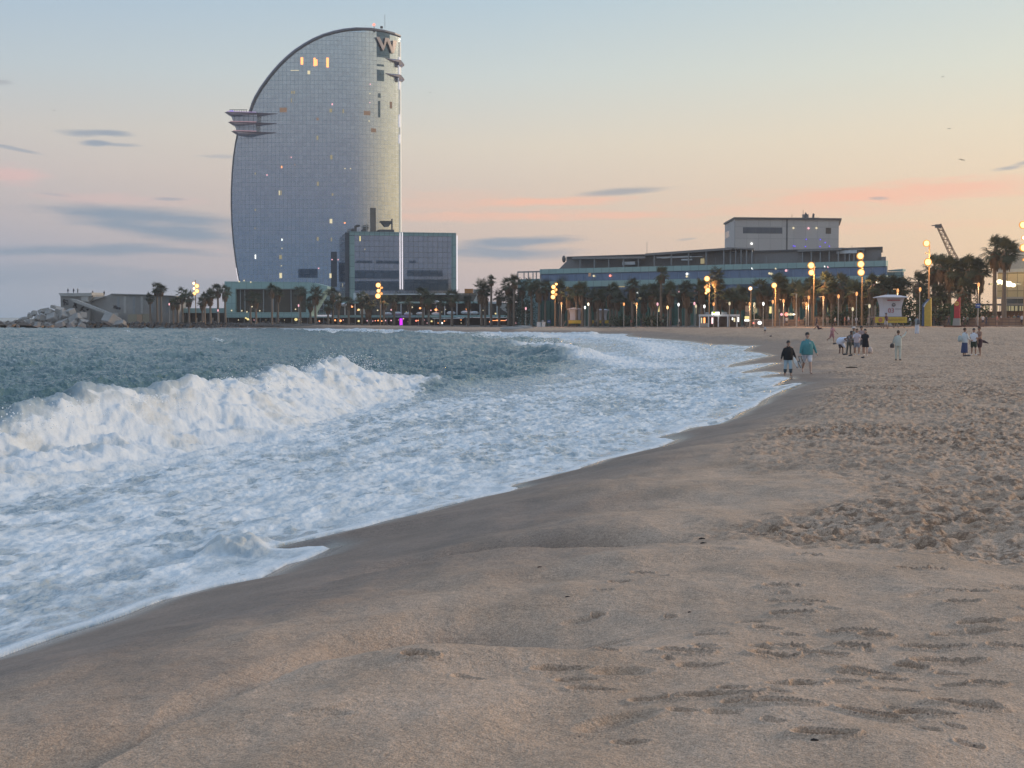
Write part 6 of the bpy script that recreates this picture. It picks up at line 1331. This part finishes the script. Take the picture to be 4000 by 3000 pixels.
# objects left on the sand near them
def stick(px, py, ln, ang, th, label, name='driftwood', cat='stick', m=None):
    p = stand(px, py); mb = MB(); mb.tube([(-ln/2,0,th*.4),(-ln*.1,ln*.06,th*.9),(ln/2,0,th*.5)], [th*.6, th, th*.5], 6); o = mb.build(name, m or M['timber_dark']); o.location = p; o.rotation_euler.z = R(ang); tag(o, label, cat); return o
mat('timber_dark', (.03,.022,.02), .8)
stick(3327, 1437, .55, 4, .035, 'dark flat stick on the sand behind the walking couple')
stick(2742, 2107, .055, 8, .007, 'tiny dark twig at the edge of the trodden sand, upper of two'); stick(2748, 2124, .05, 4, .006, 'tiny dark twig at the edge of the trodden sand, lower of two')
stick(2108, 2220, .035, 35, .005, 'tiny dark twig on the smooth slope of wet sand')
stick(2217, 2336, .03, 5, .004, 'dark splinter on the smooth sand below the hollow'); stick(2694, 2396, .022, 10, .004, 'small black splinter on the dry sand right of the hollow'); stick(3182, 2900, .03, -8, .005, 'black splinter beside the footprints low on the right')
for k, (px, py, w_) in enumerate(((3010,1314,.5),(3776,1392,.9),(3260,1344,.6),(3300,1387,.6),(3322,1391,.5),(3370,1399,.4))):
    p = stand(px, py); o = MB(); o.ball((0,0,.02),(w_*.26,.12,.07),12,7); o.ball((w_*.15,.05,.03),(w_*.15,.1,.08),10,6); o = o.build('clothes_heap', cloth((.05,.045,.05)), None, True); o.location = p; tag(o, 'dark clothes lying on the sand ' + ('below the small white shirted figure','in front of the three talking people','at the feet of the girl in pink','below the white towel','below the middle of the huddle','by the feet of the black dress')[k], 'clothes')

# --- strollers on the promenade: a handful of different figures, copied
rs = random.Random(21)
protos = []
for k, (tp_, bt, hr, pose, ar, tw_) in enumerate([(('tee', (.55,.55,.58)), ('shorts', (.07,.07,.09)), ('short','hair_dark'), ((16,10),(-16,16)), ((10,14,20),(10,-14,20)), 'white top'),(('long', (.06,.06,.08)), ('trousers', (.06,.07,.11)), ('short','hair_dark'), ((12,8),(-12,12)), ((10,-10,14),(10,12,20)), 'black top'),
   (('tee', (.45,.16,.13)), ('shorts', (.25,.2,.16)), ('short','hair_brown'), ((4,4),(-4,4)), ((10,10,40),(10,0,10)), 'red top'),(('long', (.30,.24,.20)), ('trousers', (.35,.30,.26)), ('long','hair_brown'), ((10,8),(-10,10)), ((10,10,10),(10,-10,10)), 'beige top'),
   (('dress', (.12,.16,.30)), ('none', 0), ('long','hair_dark'), ((6,6),(-6,6)), ((10,4,20),(10,-4,10)), 'blue dress'),(('tee', (.12,.17,.14)), ('trousers', (.05,.05,.05)), ('short','hair_dark'), ((4,4),(-4,4)), ((14,30,70),(14,30,70)), 'green top')]):
    protos.append((tp_, bt, hr, pose, ar, tw_))
first = {}
WALK = [(2120,0),(2150,1),(2360,1),(2398,0),(2415,3),(2440,5),(2466,2),(2505,1),(2517,0),(2590,5),(2652,0),(2905,1),(3062,4),(3073,0),(3120,2),(3145,5),(3232,3),(3262,0),(3300,2),(3315,0),(3390,3),(3405,5),(3650,1),(3672,5),(3688,0),(3706,1),(3765,0),(3779,5),(3798,1),(3817,3),(3840,0),(3853,1),(3878,5),(3895,2),(3910,0),(3940,1),(3962,5),(3978,1),(3992,0),(2330,5),(2545,3),(2620,1),(3190,1),(3345,0),(3420,2)]
WALK.sort(); wz = lambda px: 'near the far lifeguard huts' if px < 2560 else 'about the white kiosk' if px < 3000 else 'behind the huddled bathers' if px < 3440 else 'between the two banners' if px < 3760 else 'under the right hand palms'
cnt = {}
for px, k in WALK:
    z_ = wz(px); tw_ = protos[k][5]; cnt[(z_, tw_)] = cnt.get((z_, tw_), 0)+1; od = cnt[(z_, tw_)]
    d = float(np.interp(px, [2000, 2300, 2900, 3400, 4000], [348, 314, 270, 235, 217])) + rs.uniform(0, 5); b = P(px, 1240, d); loc = Vector((b.x, d, float(prom_z(b.x)))); lb = 'distant stroller in %s %s, %s such from the left' % ('a '+tw_, z_, ORD[od-1]); H_ = rs.uniform(1.6, 1.82); rz_ = rs.choice((-1.4, 1.4, 0, 3, 1.0))
    if k not in first:
        tp_, bt, hr, pose, ar, _ = protos[k]; t, _, _ = person(loc, H_, rz_, lb, tp_, bt, hr, rs.randrange(3), pose, ar, 2, .93, group='strollers on the promenade'); first[k] = t
    else:
        t = copy_tree(first[k]); t.location = loc; t.rotation_euler.z = rz_; t.scale = (H_/1.75,)*3; t['label'] = lb
for px in (267, 289, 305, 363, 408):    # onlookers on the sea wall
    z_ = ZC + (1240-1147)/F*412; k = 1 if px != 305 else 5
    t = copy_tree(first[k]); b = P(px, 1240, 412); t.location = (b.x, 412, z_+.0 if px < 350 else ZC + (1240-1156)/F*412); t.rotation_euler.z = 3 if px % 2 else .4; t.scale = (.85,)*3
    t['label'] = 'tiny onlooker on top of the grey sea wall, %s from the left' % ORD[(267, 289, 305, 363, 408).index(px)]; t['group'] = 'onlookers on the sea wall'

# ================================================================== beach furniture
def text_mesh(body, size, ext=.01, sc=(1,1)):
    cu_ = bpy.data.curves.new('lettering', 'FONT'); cu_.body = body; cu_.size = size; cu_.extrude = ext; cu_.align_x = 'CENTER'; cu_.align_y = 'CENTER'
    o = bpy.data.objects.new('lettering', cu_); COL.objects.link(o); dg = bpy.context.evaluated_depsgraph_get(); me = bpy.data.meshes.new_from_object(o.evaluated_get(dg)); bpy.data.objects.remove(o); bpy.data.curves.remove(cu_)
    me.transform(Matrix.Diagonal((sc[0], sc[1], 1, 1))); me.transform(Matrix.Rotation(R(90), 4, 'X')); return me
mat('hut_white', (.60,.57,.61), .6, var=.05); mat('hut_yellow', (.62,.43,.05), .6, var=.08); mat('print_red', (.42,.10,.12), .6); mat('print_dark', (.10,.09,.10), .6); mat('hut_legs', (.30,.22,.18), .8); mat('glass_disc', (.25,.22,.23), .4)
def hut(px, d, s, label, base, num=None, yl=1.0):
    b = P(px, 1240, d); z0 = base if base is not None else float(far_ground(b.x, d)[0]); t = empty('lifeguard_hut', (b.x, d, z0), label, 'lifeguard hut', 'lifeguard huts on the beach'); t.scale = (s, s, s)
    def frustum(w0, w1, z0_, z1_, y0, y1, e=0): return [(-w0, y0, z0_), (w0, y0, z0_), (w0, y1, z0_), (-w0, y1, z0_)], [(-w1, y0-e, z1_), (w1, y0-e, z1_), (w1, y1+e, z1_), (-w1, y1+e, z1_)]
    mb = MB(); prof = [(1.33, 1.70), (1.28, 2.6), (1.34, 3.3), (1.50, 3.9), (1.68, 4.45)]; vs = []
    for w_, z_ in prof: e = (w_-1.28)*.6; vs += [(-w_, -e, z_), (w_, -e, z_), (w_, 2.6+e, z_), (-w_, 2.6+e, z_)]
    n = len(prof); mb.add(vs, [(3,2,1,0), tuple(range(4*n-4, 4*n))]+[(i*4+j, i*4+(j+1)%4, (i+1)*4+(j+1)%4, (i+1)*4+j) for i in range(n-1) for j in range(4)]); mb.build('cabin', M['hut_white'], t)
    mb = MB(); vs = [(-2.05,-1.0,4.46),(2.05,-1.0,4.46),(2.05,3.6,4.46),(-2.05,3.6,4.46),(-2.05,-1.0,4.58),(2.05,-1.0,4.58),(2.05,3.6,4.58),(-2.05,3.6,4.58),(-.6,.6,4.92),(.6,.6,4.92),(.6,2,4.92),(-.6,2,4.92)]
    mb.add(vs, [(3,2,1,0),(0,1,5,4),(1,2,6,5),(2,3,7,6),(3,0,4,7),(4,5,9,8),(5,6,10,9),(6,7,11,10),(7,4,8,11),(8,9,10,11)]); mb.build('roof', M['hut_white'], t)
    yb = MB().box(-2.9*yl, 1.75, -1.35, -1.2, .78, 1.62).build('railing_board', M['hut_yellow'], t); MB().box(-2.9*yl, 1.75, -1.19, 2.7, 1.55, 1.69).build('deck', M['hut_legs'], t)
    for x0, x1 in ((-2.4, -3.2), (-1.6, -1.0), (.3, -.1), (1.0, 1.5)):
        for y in (-.9, 2.3): MB().tube([(x0*1.0, y, 1.54), (x1, y, 0)], .07, 6).build('leg', M['hut_legs'], t)
    if num:
        lm = link('number', text_mesh(num, .95, .02), M['print_red'], t); lm.location = (-.25, -.05, 2.55)
        MB().tube([(.1, -.10-.05, 3.42), (.1, .2, 3.42)], .27, 20).build('round_emblem', M['print_dark'], t); em = MB().tube([(.1, -.17, 3.42), (.1, -.15, 3.42)], .19, 20).build('emblem_face', M['glass_disc'], t)
        link('lettering', text_mesh('DAMM', .12, .005), M['hut_white'], t).location = (.1, -.18, 3.42)
        MB().box(.35, 1.25, -.055, -.03, 2.78, 2.84).build('painted_line', M['print_dark'], t); MB().box(-.9, 1.0, -.35, -.28, 4.02, 4.16).build('painted_line', M['print_red'], t)
        disc = MB().tube([(-2.15, -1.38, 1.2), (-2.15, -1.352, 1.2)], .30, 20).build('red_emblem', M['print_red'], yb); MB().box(-2.38, -1.92, -1.40, -1.385, 1.16, 1.24).build('emblem_bar', M['hut_yellow'], yb)
        tm = link('lettering', text_mesh('TERRÀNIAMENT', .52, .01, (.80, 1)), mat('print_ochre', (.34,.17,.05), .6), yb); tm.location = (-.05, -1.362, 1.2)
    return t
hut(3487, 205, .97, 'white flared lifeguard hut numbered 03 on legs with a yellow board', None, '03')
hut(2247, 322, .86, 'small far lifeguard hut with a yellow base on the open sand', None, None, .62)
hut(2352, 330, .80, 'pale far lifeguard hut half hidden behind others on the promenade edge', float(prom_z(P(2352,1240,330).x)), None, 1.0)
# banners
w = Wall(P(3600, 1240, 214), P(3760, 1240, 212), float(prom_z(P(3650,1240,214).x))); mat('flag_yellow', (.60,.40,.07), .7); mat('flag_blue', (.08,.14,.30), .7); mat('flag_red', (.50,.05,.06), .7); mat('flag_green', (.05,.12,.05), .7); mat('flag_disc', (.68,.40,.10), .6)
t = w.thing('banner', 'tall yellow wedge shaped banner with a blue side panel', 'banner')
MB().prism([w.uz(a, b) for a, b in ((3611,1274),(3637,1274),(3637,1164),(3611,1196))], -.2, 1.0).build('yellow_panel', M['flag_yellow'], t)
MB().prism([w.uz(a, b) for a, b in ((3600,1274),(3610.5,1274),(3610.5,1197),(3632,1168),(3622,1168),(3602,1190))], .3, 1.4).build('blue_panel', M['flag_blue'], t)
MB().prism([w.uz(a, b) for a, b in ((3607,1198),(3614,1185),(3630,1170),(3616,1190),(3612,1200))], -.3, -.22).build('white_edge', M['white_steel'], t)
t = w.thing('banner', 'tall red banner with an orange disc on a stone coloured base', 'banner')
MB().prism([w.uz(a, b) for a, b in ((3727,1243),(3750,1243),(3750,1160),(3727,1184))], -.2, .8).build('red_panel', M['flag_red'], t)
MB().prism([w.uz(a, b) for a, b in ((3713,1270),(3726.5,1270),(3726.5,1184),(3713,1196))], .1, 1.2).build('green_panel', M['flag_green'], t)
MB().prism([w.uz(a, b) for a, b in ((3721,1272),(3751,1272),(3750,1243.5),(3724,1243.5))], -.3, 1.2).build('base', M['concrete'], t)
u_, z_ = w.uz(3737.5, 1186); MB().tube([(u_, -.26, z_), (u_, -.21, z_)], .34, 20).build('disc', M['flag_disc'], t)
MB().box(u_-.22, u_+.22, -.28, -.262, z_-.04, z_+.04).build('disc_bar', M['flag_red'], t)
# kiosk
w = Wall(P(2731, 1240, 276), P(2889, 1240, 272), float(prom_z(P(2800,1240,274).x))); t = w.thing('kiosk', 'white framed open kiosk with a lit sign on its roof', 'kiosk')
flat(w, t, 'roof', 2729, 1228, 2890, 1236, M['white_steel'], 0, 5)
for px in (2733, 2768, 2806, 2843, 2879): flat(w, t, 'post', px-2.5, 1236.2, px+2.5, 1278, M['white_steel'], 0, .3)
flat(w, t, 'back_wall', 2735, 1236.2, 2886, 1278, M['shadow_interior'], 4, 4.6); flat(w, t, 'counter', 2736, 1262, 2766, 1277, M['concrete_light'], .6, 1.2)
sg = flat(w, t, 'lit_sign', 2780, 1218.5, 2810, 1230, M['lit_white'], -.5, -.2); u_, z_ = w.uz(2793, 1221); MB().ball((u_, -.55, z_), (.35,.05,.14), 10, 6).build('sign_mark', mat('sign_lime', (.6,.7,.05), .5, emis=(.7,.9,.05), estr=.8), sg)
for a in ((2738,1241,2743,1263,'lit_warm'),(2748,1241,2755,1264,'lit_orange'),(2779,1240,2787,1265,'lit_pink'),(2781,1243,2785,1262,'lit_white'),(2859,1241,2864,1250,'lit_white'),(2866,1242,2872,1257,'lit_warm'),(2881,1239,2887,1257,'lit_white')): flat(w, t, 'lit_panel', *a[:4], M[a[4]], .9+(.0 if a[4] != 'lit_white' else -.3), 1.1+(-.0))
for a in ((2755,1219,2769,1228),(2818,1219,2840,1229)): flat(w, t, 'roof_box', *a, M['grey_steel'], .4, 1.6)
w = Wall(P(2908, 1240, 268), P(2980, 1240, 267), float(prom_z(P(2940,1240,268).x)))
t = w.thing('sign_box', 'yellow lit box sign on a post between the kiosk and the van', 'sign'); flat(w, t, 'sign_face', 2909, 1235, 2927, 1247, M['lit_yellow'], 0, .4); flat(w, t, 'lit_panel', 2908, 1248, 2930, 1255, M['lit_white'], -.1, .4); flat(w, t, 'post', 2915, 1255.3, 2922, 1277, M['dark_steel'], .1, .3)
flat(w, t, 'lit_panel', 2911, 1194, 2927, 1218, M['lit_brown'], .1, .3); flat(w, t, 'dark_panel', 2912, 1218.4, 2925, 1234.6, M['dark_steel'], .1, .3)
t = w.thing('parked_van', 'parked van with a pale roof and a bright rear lamp right of the kiosk', 'van')
q = w.rect(2937, 1250, 2979, 1275); x0, x1, z0_, z1_ = q
MB().prism([(x0, z0_+.35), (x1, z0_+.35), (x1, z0_+1.1), (x1-.35, z1_-.1), (x1-.8, z1_), (x0+.5, z1_), (x0+.1, z1_-.6)], 0, 1.8).build('body', mat('van_paint', (.12,.10,.11), .3), t)
MB().box(x0+.3, x1-.7, .1, 1.7, z1_+.01, z1_+.12).build('roof', M['white_steel'], t); MB().prism([(x0+.4, z0_+1.15), (x1-.5, z0_+1.15), (x1-.75, z1_-.15), (x0+.55, z1_-.15)], -.02, .05).build('window', M['dark_glass'], t)
for xx in (x0+.5, x1-.5): MB().tube([(xx, -.05, z0_+.34), (xx, .25, z0_+.34)], .33, 14).build('wheel', M['dark_steel'], t)
u_, z_ = w.uz(2968, 1261); MB().ball((u_, -.15, z_), (.38,.15,.33), 10, 8).build('rear_lamp', M['lit_white'], t); u_, z_ = w.uz(2945, 1262); MB().ball((u_, -.1, z_), (.2,.1,.2), 8, 6).build('rear_lamp', M['lit_red'], t)
w = Wall(P(3045, 1240, 258), P(3112, 1240, 255), float(prom_z(P(3080,1240,257).x))); t = w.thing('light_string', 'short row of red and white lamps strung between poles behind the couple', 'lights')
for px, m_, r_ in ((3053,'lit_pink',.3),(3072,'lit_red',.42),(3077,'lit_warm',.3),(3088,'lit_warm',.32),(3095,'lit_warm',.28),(3101,'lit_white',.2),(3106,'lit_warm',.15)): u_, z_ = w.uz(px, 1228); MB().ball((u_, 0, z_), r_*.8, 10, 7).build('lamp', M[m_], t)
MB().tube([(w.u(3045), .1, w.z(3045,1226)), (w.u(3112), .1, w.z(3112,1226))], .04, 4).build('cable', M['dark_steel'], t)
for px in (3045, 3112): MB().tube([(w.u(px), .1, 0), (w.u(px), .1, w.z(px,1225))], .06, 5).build('pole', M['grey_steel'], t)
# blue notice, crates, beached boats
def blue_sign(px, py, d, label):
    b = P(px, py, d); z0 = float(prom_z(b.x)); t = empty('notice_sign', (b.x, d, z0), label, 'sign'); h = b.z-z0
    MB().tube([(0,0,0),(0,0,h+.3)], .05, 6).build('post', M['grey_steel'], t); MB().box(-.35,.35,-.06,.0,h-.3,h+.35).build('board', mat('sign_blue', (.05,.10,.32), .5) if 'sign_blue' not in M else M['sign_blue'], t); MB().box(-.2,.2,-.075,-.062,h-.05,h+.1).build('board_mark', M['white_steel'], t)
blue_sign(3820, 1195, 213, 'blue notice sign on a post under the right hand palms'); blue_sign(2144, 1256, 330, 'small blue notice board right of the terrace steps')
for k, (px, wd, m_) in enumerate(((2105,16,'white_steel'),(2123,14,'white_steel'))):
    q = stand(px, 1277.5); s_ = wd/F*q.y/2; o = MB().box(-s_, s_, 0, 1, 0, 1.0).box(-s_-.06, s_+.06, -.06, 1.06, 1.002, 1.12).build('beach_crate', M[m_]); o.location = q; tag(o, 'white storage box on the sand by the terrace end, %s of two' % ('left', 'right')[k], 'box')
for k, (px, py, ln, lb) in enumerate(((2000,1287,4.6,'long grey upturned boat lying on the far sand below the terrace'),(2045,1283,4.0,'second grey upturned boat just behind the first on the far sand'))):
    q = stand(px, py); mb = MB(); vs = []; n = 8
    for i in range(11):
        u_ = -1+2*i/10; w_ = (1-u_*u_)**.5*.8+.03; 
        for j in range(n+1): a = math.pi*j/n; vs.append((u_*ln/2, w_*math.cos(a), .55*math.sin(a)*(.4+.6*(1-u_*u_))))
    fs = [(i*(n+1)+j, (i+1)*(n+1)+j, (i+1)*(n+1)+j+1, i*(n+1)+j+1) for i in range(10) for j in range(n)]
    mb.add(vs, fs); t = empty('rowing_boat', q, lb, 'boat', 'boats on the far sand', R(-6)); mb.build('hull', M['concrete'], t, True); MB().box(-ln*.42, ln*.42, -.04, .04, .52, .60).build('keel', M['grey_steel'], t)
# gulls
mat('gull', (.12,.11,.11), .8)
def gull(px, py, d, span, ang, bank, label):
    b = P(px, py, d); t = empty('gull', b, label, 'bird', 'gulls in the sky', 0); t.rotation_euler = (0, R(bank), R(ang))
    MB().caps((0,-.18,0),(0,.2,0),.06,.025,8).ball((0,-.24,.02),.04,8,6).build('body', M['gull'], t, True)
    for s_ in (-1, 1):
        v = [(0,-.06,.03),(s_*span*.22,-.10,.11),(s_*span*.5,.04,.04),(s_*span*.48,.10,.03),(s_*span*.2,.07,.09),(0,.10,.03)]; v2 = [(a, c, e-.018) for a, c, e in v]
        n = 6; MB().add(v+v2, [tuple(range(n)), tuple(range(2*n-1, n-1, -1))]+[(i, i+n, (i+1)%n+n, (i+1)%n) for i in range(n)]).build('wing', M['gull'], t)
gull(3757,625,210,1.15,15,10,'gull gliding nearest over the right hand palms, lowest in the sky'); gull(3683,300,320,.85,10,-14,'tiny gull high in the sky at the upper right'); gull(3708,503,320,.85,0,6,'tiny gull between the highest and the lowest gull')
gull(212,432,340,.6,30,0,'tiny gull alone in the left sky'); gull(1680,362,340,.5,0,0,'tiny gull just right of the tower top')
# bake remeshed figures into plain meshes
dg = bpy.context.evaluated_depsgraph_get(); dg.update()
done = {}
for o in BAKE:
    me = bpy.data.meshes.new_from_object(o.evaluated_get(dg)); done[o.data.name] = me
for o in list(bpy.data.objects):
    if o.type == 'MESH' and o.data.name in done and o.modifiers:
        o.modifiers.clear(); o.data = done[o.data.name]
for me in done.values(): me.polygons.foreach_set('use_smooth', [True]*len(me.polygons))

# thin evening haze: one box of air around the whole shore
hz = MB().box(-1200, 1300, -30, 1500, -4, 140).build('haze'); tag(hz, kind='stuff')
m = bpy.data.materials.new('haze_air'); nt, N, L = nodes_of(m); out = N.new('ShaderNodeOutputMaterial'); pv = N.new('ShaderNodeVolumePrincipled')
pv.inputs['Color'].default_value = (.92, .92, .95, 1); pv.inputs['Density'].default_value = .00022; pv.inputs['Anisotropy'].default_value = .3; L.new(pv.outputs[0], out.inputs['Volume']); hz.data.materials.append(m)
